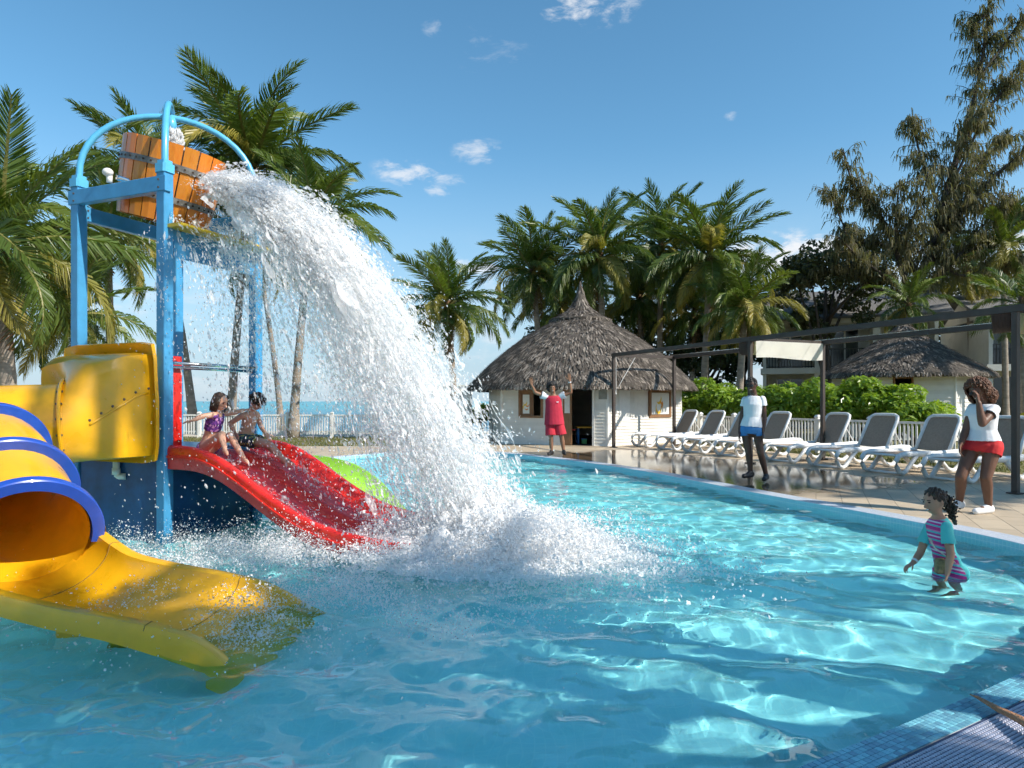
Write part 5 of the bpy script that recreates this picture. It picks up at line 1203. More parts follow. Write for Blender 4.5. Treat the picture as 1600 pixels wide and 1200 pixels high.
def past(a, b, f, r):
    d = b - a; L2 = d.length_squared
    def t(p):
        q = (p - a).dot(d) / L2
        return q > f and (p - a - d * q).length < r
    return t
def shirt(J, k, m, name, f0=-.06, f1=.97, infl=.016, sleeve=.55, prof=TORSO, flare=0.0, voxel=.009, fat=1.0, sm=None, cuff=.012, hem=True):
    root = J['_'][0]; mb = MB(); fs = [p[0] for p in prof]; g = lambda f: (float(np.interp(f, fs, [p[1] for p in prof])), float(np.interp(f, fs, [p[2] for p in prof])))
    fl = [f0 - (.14 if hem else .02)] + [f0] + [f for f in fs if f0 < f < f1] + [f1]
    pr = [(f, g(max(f, f0))[0] + flare * max(0, 1 - (f - f0) / .7), g(max(f, f0))[1] + flare * max(0, 1 - (f - f0) / .7)) for f in fl]
    mb.loft(torso_rings(J, k, pr, infl), True); up = J['_'][5]
    sm = sm or m; tg = {'L': MB(), 'R': MB()}; tests = []
    for s_ in 'LR':
        sh, el = J['s' + s_], J['e' + s_]
        if sleeve > 0:
            tg[s_].cap(sh, sh.lerp(el, sleeve + .15), .047 * k * fat + infl * .5, .047 * k * fat + infl * .6 + cuff, 14); tests.append(past(sh, el, sleeve, .16))
        mb.cap(J['neck'].lerp(sh, .4) - up * .045 * k, sh - up * .01 * k, .052 * k, .044 * k + infl * .6)
    o = mb.build(name, m, root, True); remesh(o, voxel * max(k, .7), 3)
    sp = J['neck'] - J['pel']; a0 = J['pel'] + sp * f0; low = lambda p: (p - a0).dot(sp) < 0 and (p - a0).length < .45
    if hem: trim(o, [low])
    if sleeve > 0:
        for s_ in 'LR': q = tg[s_].build('sleeve', sm, root, True); remesh(q, voxel * max(k, .7), 2); trim(q, tests)
    return o
def shorts(J, k, m, name='shorts', leg=.4, infl=.018, f1=.16, prof=TORSO, flare=.02, voxel=.009, fat=1.0):
    root = J['_'][0]; mb = MB(); pr = [(f, w, d) for f, w, d in prof if -.12 <= f <= f1]
    mb.loft(torso_rings(J, k, pr, infl), True); tests = []
    for s_ in 'LR':
        hp, kn = J['hp' + s_], J['k' + s_]; mb.cap(hp, hp.lerp(kn, leg + .12), .088 * k * fat + infl, .088 * k * fat * (1 - .36 * leg) + infl + flare, 14); tests.append(past(hp, kn, leg, .2 * k))
    o = mb.build(name, m, root, True); remesh(o, voxel * max(k, .7), 3); trim(o, tests); return o
def shoes(J, k, m):
    root, fwd = J['_'][0], J['_'][7]
    for s_ in 'LR':
        an, t_ = J['a' + s_], J['t' + s_]; z = an.z - .075 * k; hd = (t_ - an); hd.z = 0; hd.normalize(); h_ = Vector((an.x, an.y, 0)) - hd * .035 * k; tt = Vector((t_.x, t_.y, 0)) + hd * .02
        mb = MB(); mb.cap(h_ + Vector((0, 0, z + .035 * k)), tt + Vector((0, 0, z + .03 * k)), .045 * k, .04 * k, 12); mb.cap(h_ + Vector((0, 0, z + .05 * k)), an + Vector((0, 0, .0)), .046 * k, .043 * k, 12); mb.cap(an + hd * .01, h_.lerp(tt, .55) + Vector((0, 0, z + .04 * k)), .042 * k, .042 * k)
        o = mb.build('shoe', m, root, True); remesh(o, .007, 2)
def hair(J, m, kind, seed=1):
    root, H, rot, hx, fy, up, hr, fwd = J['_']; r_ = random.Random(seed); mb = MB()
    def cap(rx, ry, rz, off, ymax, zmin):     # hair-line: keep points behind/above the face
        base = H + up * off
        for j in range(11):
            pass
    def blobs(n, rx, ry, rz, c, size, cond):
        for _ in range(n * 6):
            if n <= 0: break
            d = Vector((r_.gauss(0, 1), r_.gauss(0, 1), r_.gauss(0, 1))).normalized(); p = Vector((d.x * rx, d.y * ry, d.z * rz)) * r_.uniform(.88, 1.04)
            if not cond(p): continue
            s_ = size * r_.uniform(.7, 1.3); mb.ell(c + rot @ (p * hr), (s_ * hr, s_ * hr, s_ * hr * 1.2), rot, 6, 4); n -= 1
    face = lambda p: not (p.y > .045 and p.z < .055)
    if kind == 'short':
        mb.ell(H + up * .026 * hr - fy * .012 * hr, (.081 * hr, .094 * hr, .094 * hr), rot, 18, 12); blobs(260, .081, .096, .096, H + up * .026 * hr - fy * .010 * hr, .013, lambda p: p.z > .0 and not (p.y > .05 and p.z < .045) or p.y < -.03)
    if kind == 'afro':
        mb.ell(H + up * .035 * hr - fy * .028 * hr, (.112 * hr, .095 * hr, .105 * hr), rot, 18, 12); blobs(420, .122, .110, .118, H + up * .035 * hr - fy * .022 * hr, .020, lambda p: not (p.y > .03 and p.z < .045))
    if kind == 'big_curly':
        mb.ell(H + up * .01 * hr - fy * .05 * hr, (.115 * hr, .105 * hr, .125 * hr), rot, 18, 12); mb.ell(H - up * .10 * hr - fy * .075 * hr, (.125 * hr, .085 * hr, .11 * hr), rot, 18, 12)
        blobs(1100, .138, .125, .145, H + up * .015 * hr - fy * .035 * hr, .0125, lambda p: not (p.y > .02 and p.z < .075 and abs(p.x) < .10)); blobs(1000, .150, .11, .135, H - up * .10 * hr - fy * .07 * hr, .013, lambda p: not (p.y > .04 and abs(p.x) < .09))
    if kind == 'ponytail':
        mb.ell(H + up * .026 * hr - fy * .016 * hr, (.081 * hr, .092 * hr, .094 * hr), rot, 18, 12); blobs(240, .083, .096, .097, H + up * .026 * hr - fy * .012 * hr, .013, lambda p: p.z > -.01 and not (p.y > .055 and p.z < .05) or p.y < -.035)
        q0 = H - fy * .10 * hr + up * .04 * hr; q1 = H - fy * .150 * hr - up * .08 * hr; q2 = H - fy * .165 * hr - up * .26 * hr
        for k_ in range(800):
            f = r_.random(); p = (q0.lerp(q1, f * 2) if f < .5 else q1.lerp(q2, f * 2 - 1)); w = .048 * math.sin(math.pi * min(.95, .25 + f * .75)) * hr; s_ = .0085 * hr * r_.uniform(.7, 1.4); mb.ell(p + Vector((r_.gauss(0, .6), r_.gauss(0, .6), r_.gauss(0, .4))) * w, s_, None, 6, 4)
    if kind == 'wet':
        mb.ell(H + up * .024 * hr - fy * .018 * hr, (.083 * hr, .096 * hr, .096 * hr), rot, 18, 12)
        for k_ in range(150):
            a = r_.uniform(-2.1, 2.1); st_ = H + rot @ (Vector((math.sin(a) * .076, -math.cos(a) * .088, .055 + r_.uniform(-.03, .03))) * hr); en = H + rot @ (Vector((math.sin(a) * .088, -math.cos(a) * .098, r_.uniform(-.15, -.09))) * hr); mb.tube([st_, st_.lerp(en, .5) + rot @ (Vector((math.sin(a), -math.cos(a), 0)) * .012 * hr), en], [.012 * hr, .010 * hr, .003 * hr], 5)
    if kind == 'tousled':
        mb.ell(H + up * .030 * hr - fy * .012 * hr, (.084 * hr, .097 * hr, .092 * hr), rot, 18, 12)
        for k_ in range(190):
            d = Vector((r_.gauss(0, 1), r_.gauss(-.25, 1), abs(r_.gauss(.4, .7)))).normalized(); p = H + up * .028 * hr + rot @ (Vector((d.x * .08, d.y * .094, d.z * .09)) * hr); e2 = rot @ (d + Vector((r_.gauss(0, .5), .5, r_.gauss(0, .4)))).normalized(); mb.tube([p, p + e2 * .022 * hr, p + e2 * .045 * hr - Vector((0, 0, .008))], [.010 * hr, .008 * hr, .002 * hr], 5)
    return mb.build('hair', m, root, True, smooth=True)

TUNIC = [(-.30, .185, .135), (-.1, .185, .13), (.2, .178, .122), (.6, .172, .118), (.8, .172, .11), (.9, .160, .095), (.96, .115, .078), (1.03, .066, .06)]
# ---- man in red, arms raised, at the far pool edge
M_redc = mat('red_cotton', (.46, .018, .045), .85, var=.1, vscale=8, bump=.3, bscale=18); M_redc2 = mat('red_shorts_cotton', (.50, .02, .04), .85, var=.1, vscale=8, bump=.3, bscale=20)
M_wc = mat('white_cotton', (.70, .71, .74), .85, var=.05, vscale=8, bump=.3, bscale=20)
dm_ = 16.15; z3 = lambda x, y, o=0.: at(800 + x / 7.5, 560 + y / 7.5, dm_ + o)
J = dict(head=z3(473, 352, -.02), neck=z3(484, 432), pel=z3(495, 735), sL=z3(565, 448), sR=z3(405, 450), eL=z3(690, 398, -.05), wL=z3(674, 262, -.12), eR=z3(268, 398, -.05), wR=z3(226, 305, -.12),
         kL=z3(583, 925, -.03), aL=z3(606, 1085), tL=z3(618, 1128, -.17), kR=z3(456, 930, -.04), aR=z3(463, 1090), tR=z3(432, 1132, -.15))
person('man in red tunic and shorts with both arms raised at the far pool edge', J, 1.0, SK_M, (-.05, -1, 0), {'L': ((-.06, -.05, 1), (0, -1, 0), (-1, 0, 0), .08), 'R': ((-.12, -.05, 1), (0, -1, 0), (1, 0, 0), .2)}, look=(-.05, -1, .25))
shirt(J, 1.0, M_redc, 'red_tunic', f0=-.14, flare=.03, sleeve=0, infl=.02, prof=TUNIC); 
for s_ in 'LR': mb = MB(); sh, el = J['s' + s_], J['e' + s_]; mb.cap(sh, sh.lerp(el, .62), .064, .098, 14); q = remesh(mb.build('white_sleeve', M_wc, J['_'][0], True), .01, 2); trim(q, [past(sh, el, .48, .2)])
shorts(J, 1.0, M_redc2, leg=.86, infl=.024, flare=.045, f1=.08); shoes(J, 1.0, M_blk); hair(J, M_hb, 'afro', 3)
mb = MB(); p = J['neck'].lerp(J['pel'], .26) + Vector((.085, -.148, 0)); mb.box(p, (.05, .006, .022)); mb.build('chest_badge', M_wc, J['_'][0], True)
mb = MB(); x, y, d_ = frame(J['wL'] - J['eL']); mb.tube([J['wL'] - d_ * .045, J['wL'] - d_ * .02], .036, 12); mb.build('wristband', M_wc, J['_'][0], True)

# ---- woman in white top and blue shorts
M_bls = mat('blue_shorts_cotton', (.05, .20, .46), .8, var=.1, vscale=9, bump=.3, bscale=22)
dw = 11.1; z4 = lambda x, y, o=0.: at(1130 + x / 6, 570 + y / 6, dw + o)
J = dict(head=z4(268, 192, -.03), neck=z4(288, 290), pel=z4(262, 612), sL=z4(368, 322, -.07), sR=z4(205, 328, .08), eL=z4(388, 500, -.06), wL=z4(374, 625, -.12), eR=z4(172, 510, .1), wR=z4(152, 640, .03),
         kL=z4(352, 838, -.1), aL=z4(404, 1035, -.05), tL=z4(385, 1078, -.22), kR=z4(236, 815), aR=z4(258, 1010), tR=z4(200, 1050, -.12))
person('woman in white top, blue shorts and sunglasses standing on the wet paving', J, .95, SK_D, (-.45, -.89, 0), {'L': ((-.05, -.1, -1), (-1, 0, 0), (-.3, -1, 0), .4), 'R': ((-.1, -.1, -1), (1, 0, 0), (-.3, -1, 0), .4)}, prof=TORSO_F, look=(-.62, -.78, -.05), hk=1.06)
shirt(J, .95, M_wc, 'white_top', f0=.09, f1=.985, sleeve=.36, infl=.012, prof=TORSO_F, flare=.008); shorts(J, .95, M_bls, leg=.28, infl=.010, f1=.2, prof=TORSO_F, flare=.008); shoes(J, .95, M_blk); hair(J, M_hb, 'short', 5)
root, H, rot, hx, fy, up_, hr, fw = J['_']; mb = MB()
for s_ in (-1, 1): mb.ell(H + fy * .094 * hr + hx * (.033 * hr * s_) + up_ * .016 * hr, (.027 * hr, .008 * hr, .019 * hr), rot, 12, 7); mb.cap(H + fy * .088 * hr + hx * (.058 * hr * s_) + up_ * .02 * hr, H - fy * .0 * hr + hx * (.083 * hr * s_) + up_ * .01 * hr, .004, .004, 6)
mb.build('sunglasses', M_blk, root, True, smooth=True)

# ---- woman in white top and red shorts, hand at her mouth
M_rds = mat('bright_red_shorts', (.55, .018, .02), .8, var=.1, vscale=9, bump=.3, bscale=22)
dr_ = 7.95; z5 = lambda x, y, o=0.: at(1440 + x / 4.8, 570 + y / 4.8, dr_ + o)
J = dict(head=z5(420, 198, -.03), neck=z5(458, 290), pel=z5(462, 610), sL=z5(545, 335, -.12), sR=z5(385, 325, .1), eL=z5(455, 440, -.22), wL=z5(428, 285, -.20), eR=z5(332, 490, .12), wR=z5(296, 590, .04),
         kL=z5(482, 845, -.12), aL=z5(502, 1062, -.02), tL=z5(415, 1098, -.10), kR=z5(295, 838, -.02), aR=z5(284, 1030, .1), tR=z5(225, 1062, .02), bend=Vector((.02, .03, 0)))
person('woman with big auburn curls, white top and red shorts, hand to her mouth', J, .96, SK_D2, (-.80, -.60, 0), {'L': ((-.10, .10, 1), (-.3, .9, 0), (.6, .6, .3), .5), 'R': ((-.2, -.1, -1), (1, .2, 0), (-.7, -.7, 0), .5)}, prof=TORSO_F, fat=1.12, look=(-.85, -.52, -.05), hipw=.10)
shirt(J, .96, M_wc, 'white_top', f0=.12, f1=.975, sleeve=.42, infl=.013, prof=TORSO_F, flare=.010, fat=1.12); shorts(J, .96, M_rds, leg=.28, infl=.010, f1=.22, prof=TORSO_F, flare=.006, fat=1.12); shoes(J, .96, M_wsh); hair(J, M_hred, 'big_curly', 8)
mb = MB(); root, H, rot, hx, fy, up_, hr, fw = J['_']
for s_ in (-1, 1): mb.ell(H + fy * .094 * hr + hx * (.033 * hr * s_) + up_ * .016 * hr, (.027 * hr, .008 * hr, .018 * hr), rot, 12, 7)
mb.build('sunglasses', M_blk, root, True, smooth=True)

# ---- girl standing in the pool
def stripe_mat():
    m = mat('striped_swim_fabric', (.07, .52, .50), .6); N, L, b = nodes_of(m); co = N.new('ShaderNodeTexCoord').outputs['Object']; sp = N.new('ShaderNodeSeparateXYZ'); L.new(co, sp.inputs[0])
    zz = mmath(N, L, 'ADD', sp.outputs[2], mmath(N, L, 'MULTIPLY', sp.outputs[0], .18))
    rp = N.new('ShaderNodeValToRGB'); rp.color_ramp.interpolation = 'CONSTANT'; L.new(mmath(N, L, 'FRACT', mmath(N, L, 'MULTIPLY', zz, 9.0)), rp.inputs[0])
    cols = [(0, (.50, .02, .20)), (.24, (.07, .45, .48)), (.36, (.55, .03, .24)), (.52, (.62, .62, .68)), (.62, (.42, .05, .24)), (.78, (.08, .48, .5)), (.9, (.55, .20, .35))]
    while len(rp.color_ramp.elements) < len(cols): rp.color_ramp.elements.new(.5)
    for e_, (p, c) in zip(rp.color_ramp.elements, cols): e_.position = p; e_.color = (*c, 1)
    # the stripes cover the front panel only
    fr_ = mmath(N, L, 'ADD', mmath(N, L, 'MULTIPLY', sp.outputs[0], -.93), mmath(N, L, 'ADD', mmath(N, L, 'MULTIPLY', sp.outputs[1], -.36), mmath(N, L, 'MULTIPLY', sp.outputs[2], -.22)))
    mx = N.new('ShaderNodeMixRGB'); L.new(mrange(N, L, fr_, -5.125, -5.115), mx.inputs[0]); mx.inputs[1].default_value = (.07, .52, .50, 1); L.new(rp.outputs[0], mx.inputs[2]); L.new(mx.outputs[0], b.inputs['Base Color']); return m
M_teal = mat('teal_swim_fabric', (.07, .52, .50), .6, var=.06, vscale=10, bump=.2, bscale=25); M_strp = stripe_mat()
dg_ = 5.37; z6 = lambda x, y, o=0.: at(1390 + x / 5.714, 740 + (y + 34) / 5.714, dg_ + o); K = .66
J = dict(head=z6(400, 218), neck=z6(432, 352), pel=z6(548, 842), sL=z6(505, 440, -.085), sR=z6(365, 430, .075), eL=z6(545, 690, -.13), wL=z6(515, 860, -.14), eR=z6(270, 680, .10), wR=z6(212, 760, .07))
p = J['pel']; J.update(kL=p + Vector((-.03, -.08, -.21)), aL=p + Vector((.0, -.07, -.40)), kR=p + Vector((-.06, .06, -.21)), aR=p + Vector((-.05, .07, -.40)), tL=p + Vector((-.12, -.09, -.425)), tR=p + Vector((-.17, .05, -.425)), bend=Vector((-.02, 0, 0)))
person('girl in teal and pink striped swimsuit with curly ponytail wading in the pool', J, K, SK_T, (-.93, -.36, 0), {'L': ((-.2, 0, -1), (-.8, .4, 0), (-.5, -.8, 0), .9), 'R': ((-.9, -.1, -.55), (.2, .1, -1), (-.2, -1, 0), .5)}, hk=1.28, look=(-.98, -.2, .05), fat=1.08, voxel=.0075)
shirt(J, K, M_strp, 'striped_swimsuit', f0=-.08, f1=.98, sleeve=.62, infl=.006, voxel=.009, fat=1.08, sm=M_teal, hem=False); shorts(J, K, M_strp, 'swim_leggings', leg=.6, infl=.009, f1=.05, flare=.002, fat=1.08); hair(J, M_hbr, 'ponytail', 11)
mb = MB(); a_, b_ = J['neck'] + Vector((-.075, -.10, -.20)), J['pel'] + Vector((-.045, -.115, .10)); mb.tube([J['neck'] + Vector((-.095, -.05, -.16)), a_ + Vector((-.02, -.01, -.02)), b_], .012, 6, sy=.4); mb.build('shoulder_strap', mat('pale_strap', (.55, .5, .38), .7, var=.1), J['_'][0], True)
mb = MB(); mb.box(J['pel'] + Vector((-.125, -.06, .06)), (.07, .05, .12)); mb.build('pouch', mat('tan_pouch', (.42, .30, .14), .7, col2=(.12, .09, .05), vscale=22), J['_'][0], True, bevel=.01)
mb = MB(); x, y, d_ = frame(J['wR'] - J['eR']); mb.tube([J['wR'] - d_ * .03, J['wR'] - d_ * .012], .024, 12); mb.build('bracelet', M_wsh, J['_'][0], True)

# ---- girl and boy at the top of the red slide
def speckle(name, c1, c2, c3, s):
    m = mat(name, c1, .6); N, L, b = nodes_of(m); co = N.new('ShaderNodeTexCoord').outputs['Object']; v = N.new('ShaderNodeTexVoronoi'); v.inputs['Scale'].default_value = s; L.new(co, v.inputs['Vector'])
    rp = N.new('ShaderNodeValToRGB'); rp.color_ramp.interpolation = 'CONSTANT'; sp = N.new('ShaderNodeSeparateXYZ'); L.new(v.outputs['Color'], sp.inputs[0]); L.new(sp.outputs[0], rp.inputs[0]); rp.color_ramp.elements.new(.5)
    for e_, (p, c) in zip(rp.color_ramp.elements, ((0, c1), (.5, c2), (.78, c3))): e_.position = p; e_.color = (*c, 1)
    L.new(rp.outputs[0], b.inputs['Base Color']); return m
M_pur = speckle('purple_print', (.16, .04, .28), (.06, .02, .12), (.55, .25, .5), 45); M_trk = speckle('trunks_print', (.015, .03, .07), (.05, .16, .12), (.45, .42, .10), 40)
z2 = lambda x, y, d: at(290 + x / 8, 600 + y / 8, d); K = .68
J = dict(head=z2(432, 222, 7.30), neck=z2(395, 345, 7.33), pel=z2(275, 800, 7.42), sL=z2(450, 372, 7.44), sR=z2(352, 388, 7.22), eL=z2(600, 360, 7.56), wL=z2(725, 325, 7.68), eR=z2(215, 402, 7.14), wR=z2(105, 450, 7.08),
         kL=z2(560, 640, 7.30), aL=z2(725, 925, 7.12), tL=z2(775, 985, 7.04), kR=z2(452, 630, 7.16), aR=z2(490, 815, 7.04), tR=z2(520, 880, 6.96))
J['hpL'] = J['pel'] + VV * .065; J['hpR'] = J['pel'] - VV * .065
person('girl in purple swimsuit with arms spread, seated at the top of the red slide', J, K, SK_L, UU, {'L': ((.9, .3, .15), (0, -.2, -1), (.2, 1, 0), .2), 'R': ((-1, -.2, -.25), (0, 0, -1), (.1, 1, 0), .15)}, hk=1.25, look=(.93, -.34, -.22), voxel=.008)
shirt(J, K, M_pur, 'swim_top', f0=.52, f1=.9, sleeve=0, infl=.006); shorts(J, K, M_pur, 'swim_bottom', leg=.10, infl=.006, f1=.16, flare=.0); hair(J, M_hbr, 'wet', 12)
J = dict(head=z2(885, 222, 7.80), neck=z2(828, 335, 7.86), pel=z2(738, 690, 7.92), sL=z2(890, 375, 8.02), sR=z2(712, 392, 7.74), eL=z2(940, 530, 8.08), wL=z2(1000, 620, 8.02), eR=z2(560, 490, 7.72), wR=z2(615, 610, 7.72),
         kL=z2(1000, 735, 7.78), aL=z2(1230, 950, 7.60), tL=z2(1300, 950, 7.54), kR=z2(1065, 765, 7.58), aR=z2(1270, 990, 7.42), tR=z2(1345, 1000, 7.36))
J['hpL'] = J['pel'] + VV * .065; J['hpR'] = J['pel'] - VV * .065
person('bare chested boy in dark patterned trunks starting down the red slide', J, K, SK_L, UU, {'L': ((.5, -.3, -.6), (0, 0, -1), (.6, .3, .2), .4), 'R': ((.5, -.2, -.6), (0, 0, -1), (.5, -.5, .2), .4)}, hk=1.22, look=(.88, -.40, -.25), voxel=.008)
shorts(J, K, M_trk, 'swim_trunks', leg=.62, infl=.012, f1=.12, flare=.012); hair(J, M_hbr, 'tousled', 13)

# ---- half-hidden people: a bather behind the splash and a bystander behind the yellow slide
def stander(label, x, y, z, k, sk, top, bot, hm, fwd, hk=1.0, kind='short'):
    fwd = Vector(fwd).normalized(); lf = Vector((0, 0, 1)).cross(fwd); B = Vector((x, y, z)); U = lambda a, f, h: B + lf * (a * k) + fwd * (f * k) + Vector((0, 0, h * k))
    J = dict(head=U(0, .02, 1.58), neck=U(0, 0, 1.42), pel=U(0, 0, .93), sL=U(.17, 0, 1.37), sR=U(-.17, 0, 1.37), eL=U(.22, -.02, 1.10), eR=U(-.22, -.02, 1.10), wL=U(.22, .08, .86), wR=U(-.22, .08, .86), kL=U(.11, .02, .50), kR=U(-.11, .02, .50), aL=U(.12, -.02, .09), aR=U(-.12, -.02, .09), tL=U(.14, .14, .03), tR=U(-.14, .14, .03))
    person(label, J, k, sk, fwd, {'L': ((0, 0, -1), -lf, fwd, .4), 'R': ((0, 0, -1), lf, fwd, .4)}, hk=hk, voxel=.012); 
    if top: shirt(J, k, top, 'top', sleeve=.4, voxel=.012)
    shorts(J, k, bot, leg=.5, voxel=.012); hair(J, hm, kind, 4)
stander('bather with brown hair standing in the pool behind the curtain of water', -1.40, 11.6, FLOOR_Z + .0, .93, SK_T, None, M_trk, M_hbr, (-.3, -1, 0), kind='tousled')
stander('bystander whose legs show under the yellow tube beside the navy panel', -6.72, 10.35, .0, .95, SK_L, M_wc, M_bls, M_hbr, (.6, -.8, 0))
# ---- yellow ball afloat behind the splash
mb = MB(); p = at(706, 728, 14.2); mb.ell(Vector((p.x, p.y, WATER_Z + .07)), .105, nu=20, nv=14); o = mb.build('beach_ball', mat('yellow_ball', (.70, .42, .03), .35, var=.1), smooth=True); tag(o, 'small yellow ball floating behind the falling water', 'ball')
mb = MB(); mb.ell(Vector((p.x, p.y, WATER_Z + .178)), (.02, .02, .006), nu=10, nv=5); mb.build('valve', M_wsh, o)

# ================================================================== FALLING WATER
def water_mat(name, thru, white=.97, rough=.2):
    """aerated water: scatters light on both sides, glossy skin, lets part of the light straight through"""
    m = bpy.data.materials.new(name); m.use_nodes = True; N = m.node_tree.nodes; L = m.node_tree.links; b = N['Principled BSDF']
    b.inputs['Base Color'].default_value = (white, white, white, 1); b.inputs['Roughness'].default_value = rough; b.inputs['IOR'].default_value = 1.33
    tl = N.new('ShaderNodeBsdfTranslucent'); tl.inputs[0].default_value = (white, white, white, 1); m1 = N.new('ShaderNodeMixShader'); m1.inputs[0].default_value = .5; L.new(b.outputs[0], m1.inputs[1]); L.new(tl.outputs[0], m1.inputs[2])
    no = N.new('ShaderNodeTexNoise'); no.inputs['Scale'].default_value = 6; mr = N.new('ShaderNodeMapRange'); mr.inputs[3].default_value = 0; mr.inputs[4].default_value = thru * 2
    L.new(N.new('ShaderNodeTexCoord').outputs['Object'], no.inputs['Vector']); L.new(no.outputs['Fac'], mr.inputs[0])
    if thru <= 0:
        L.new(m1.outputs[0], N['Material Output'].inputs['Surface']); return m
    t = N.new('ShaderNodeBsdfTransparent'); ms = N.new('ShaderNodeMixShader'); L.new(mr.outputs[0], ms.inputs[0])
    L.new(m1.outputs[0], ms.inputs[1]); L.new(t.outputs[0], ms.inputs[2]); L.new(ms.outputs[0], N['Material Output'].inputs['Surface']); return m
M_spl = water_mat('splash_water', .36, .98, .15); M_foam = water_mat('white_foam', 0, .98, .4)
r_ = np.random.default_rng(42)
OCT = np.array([(1, 0, 0), (-1, 0, 0), (0, 1, 0), (0, -1, 0), (0, 0, 1), (0, 0, -1)], float)
OF = np.array([(0, 2, 4), (2, 1, 4), (1, 3, 4), (3, 0, 4), (2, 0, 5), (1, 2, 5), (3, 1, 5), (0, 3, 5)])
TET = np.array([(1, 0, .25), (0, .2, 1), (-1, 0, -.2), (0, -.3, -1), (.1, .75, .1)], float); TF = np.array([(0, 1, 4), (1, 2, 4), (2, 3, 4), (3, 0, 4)])     # shallow curved shell of torn water
def drops(P, rad, vel=None, el=None, fine=False):
    n = len(P); OC, OFF = (TET, TF) if fine else (OCT, OF)
    if vel is None: vel = r_.normal(size=(n, 3))
    z = vel / (np.linalg.norm(vel, axis=1)[:, None] + 1e-9); a = np.cross(z, r_.normal(size=(n, 3))); a /= np.linalg.norm(a, axis=1)[:, None] + 1e-9; b = np.cross(z, a)
    el = np.ones(n) if el is None else el
    V = P[:, None, :] + OC[None, :, 0:1] * a[:, None] * rad[:, None, None] + OC[None, :, 1:2] * b[:, None] * rad[:, None, None] + OC[None, :, 2:3] * z[:, None] * (rad * el)[:, None, None]
    return V.reshape(-1, 3), (OFF[None] + (np.arange(n) * len(OC))[:, None, None]).reshape(-1, 3)
f0 = np.array(F0); uu = np.array(UU); vv = np.array(VV); zz = np.array((0, 0, 1.))
def world(u, v, z): return f0 + u[:, None] * uu + v[:, None] * vv + z[:, None] * zz
def keep_above(P, V, r):
    k = P[:, 2] > WATER_Z + .0; return P[k], V[k], r[k]
PA_, VA_, RA_ = [], [], []
def stream(nf, per, vmin, vmax, tmin, tmax, lat0, lat1, z0, jit, rmed, bias=1.0, vz=0.2):
    """filaments of drops on ballistic paths from the bucket lip"""
    for _ in range(nf):
        t0 = tmin + (tmax - tmin) * r_.uniform() ** .85; lo = vmin(t0); v = lo + (vmax - lo) * r_.beta(1.6, 1.15) ** bias
        la = r_.normal() * .5; u0 = r_.uniform(-.05, .15); zs_ = z0 + r_.uniform(-.22, .06); v_z = r_.normal(0.15, vz); lv = la * lat1 + r_.normal() * .12
        dt = r_.uniform(.02, .11); t = np.clip(t0 + np.linspace(-dt, dt, per), .0, 1.05); vs = v * (1 + np.linspace(-.05, .05, per) * r_.normal())
        u = u0 + vs * t; w = .62 + la * lat0 + lv * t; z = zs_ + v_z * t - 4.9 * t * t
        s_ = jit * (.25 + t)[:, None]; P = world(u, w, z) + r_.normal(size=(per, 3)) * s_
        vel = vs[:, None] * uu + np.full(per, lv)[:, None] * vv + (v_z - 9.8 * t)[:, None] * zz
        PA_.append(P); VA_.append(vel); RA_.append(rmed * np.exp(r_.normal(0, .55, per)))
vm = lambda t: min(.9 + 2.3 * t, 2.75)
stream(3000, 40, vm, 4.15, .04, .92, .20, .30, 3.76, .052, .0056)          # main curtain
stream(600, 30, lambda t: max(vm(t), 2.6), 4.2, .10, .9, .18, .24, 3.80, .040, .0068, bias=.6)     # bright upper edge
stream(260, 16, lambda t: .15 + .5 * t, 2.6, .05, .85, .42, .3, 3.70, .09, .0048, vz=.5)       # loose drips in front of the tower
stream(420, 20, lambda t: .0 + .4 * t, 2.0, .06, .62, .62, .25, 3.22, .075, .0056, vz=.7)      # water breaking on the splash board
P = np.concatenate(PA_); Vv = np.concatenate(VA_); r = np.concatenate(RA_); P, Vv, r = keep_above(P, Vv, r)
V, F = drops(P, r, Vv, 1 + np.clip(r_.exponential(.9, len(P)), 0, 3.5), True)
# thin connecting threads and sheets torn along the flow
T_V = []; T_F = []; k = 0
for q_ in range(1500):
    t0 = r_.uniform(0, .86) if q_ < 1240 else r_.uniform(0, .5); lo = max(vm(t0), 1.0); v = lo + (4.2 - lo) * r_.beta(1.6, 1.2); la = r_.normal() * .45; lv = la * .28; u0 = r_.uniform(-.05, .12); zs_ = 3.76 + r_.uniform(-.2, .05); v_z = r_.normal(.15, .2); n_ = 7; L_ = r_.uniform(.03, .10); w_ = r_.uniform(.003, .014) * (1.3 - t0)
    if q_ >= 1240: w_ *= 4.5; L_ *= 1.3          # wider torn sheets near the lip
    ph = r_.uniform(0, 6); tilt = r_.normal(size=3) * .5
    for i in range(n_):
        t = t0 + L_ * i / (n_ - 1); u = u0 + v * t + .012 * math.sin(ph + i * 1.3); q = f0 + uu * u + vv * (.62 + la * .22 + lv * t + .014 * math.cos(ph + i)) + zz * (zs_ + v_z * t - 4.9 * t * t); wd = (vv + zz * .6 + tilt) * w_ * math.sin(math.pi * (i + .6) / (n_ + .2)) * (1 + .4 * math.sin(ph * 3 + i * 2.2))
        T_V += [q - wd, q + wd]
        if i: T_F.append((k + 2 * i - 2, k + 2 * i - 1, k + 2 * i + 1, k + 2 * i))
    k += 2 * n_
o = mesh_np('falling_water', V, F, M_spl, smooth=True); tag(o, 'white curtain of water pouring from the tipping bucket', 'water splash', kind='stuff')
t_ = mesh_np('water_threads', np.array(T_V), np.array(T_F), M_spl, o, smooth=True); t_['kind'] = 'stuff'


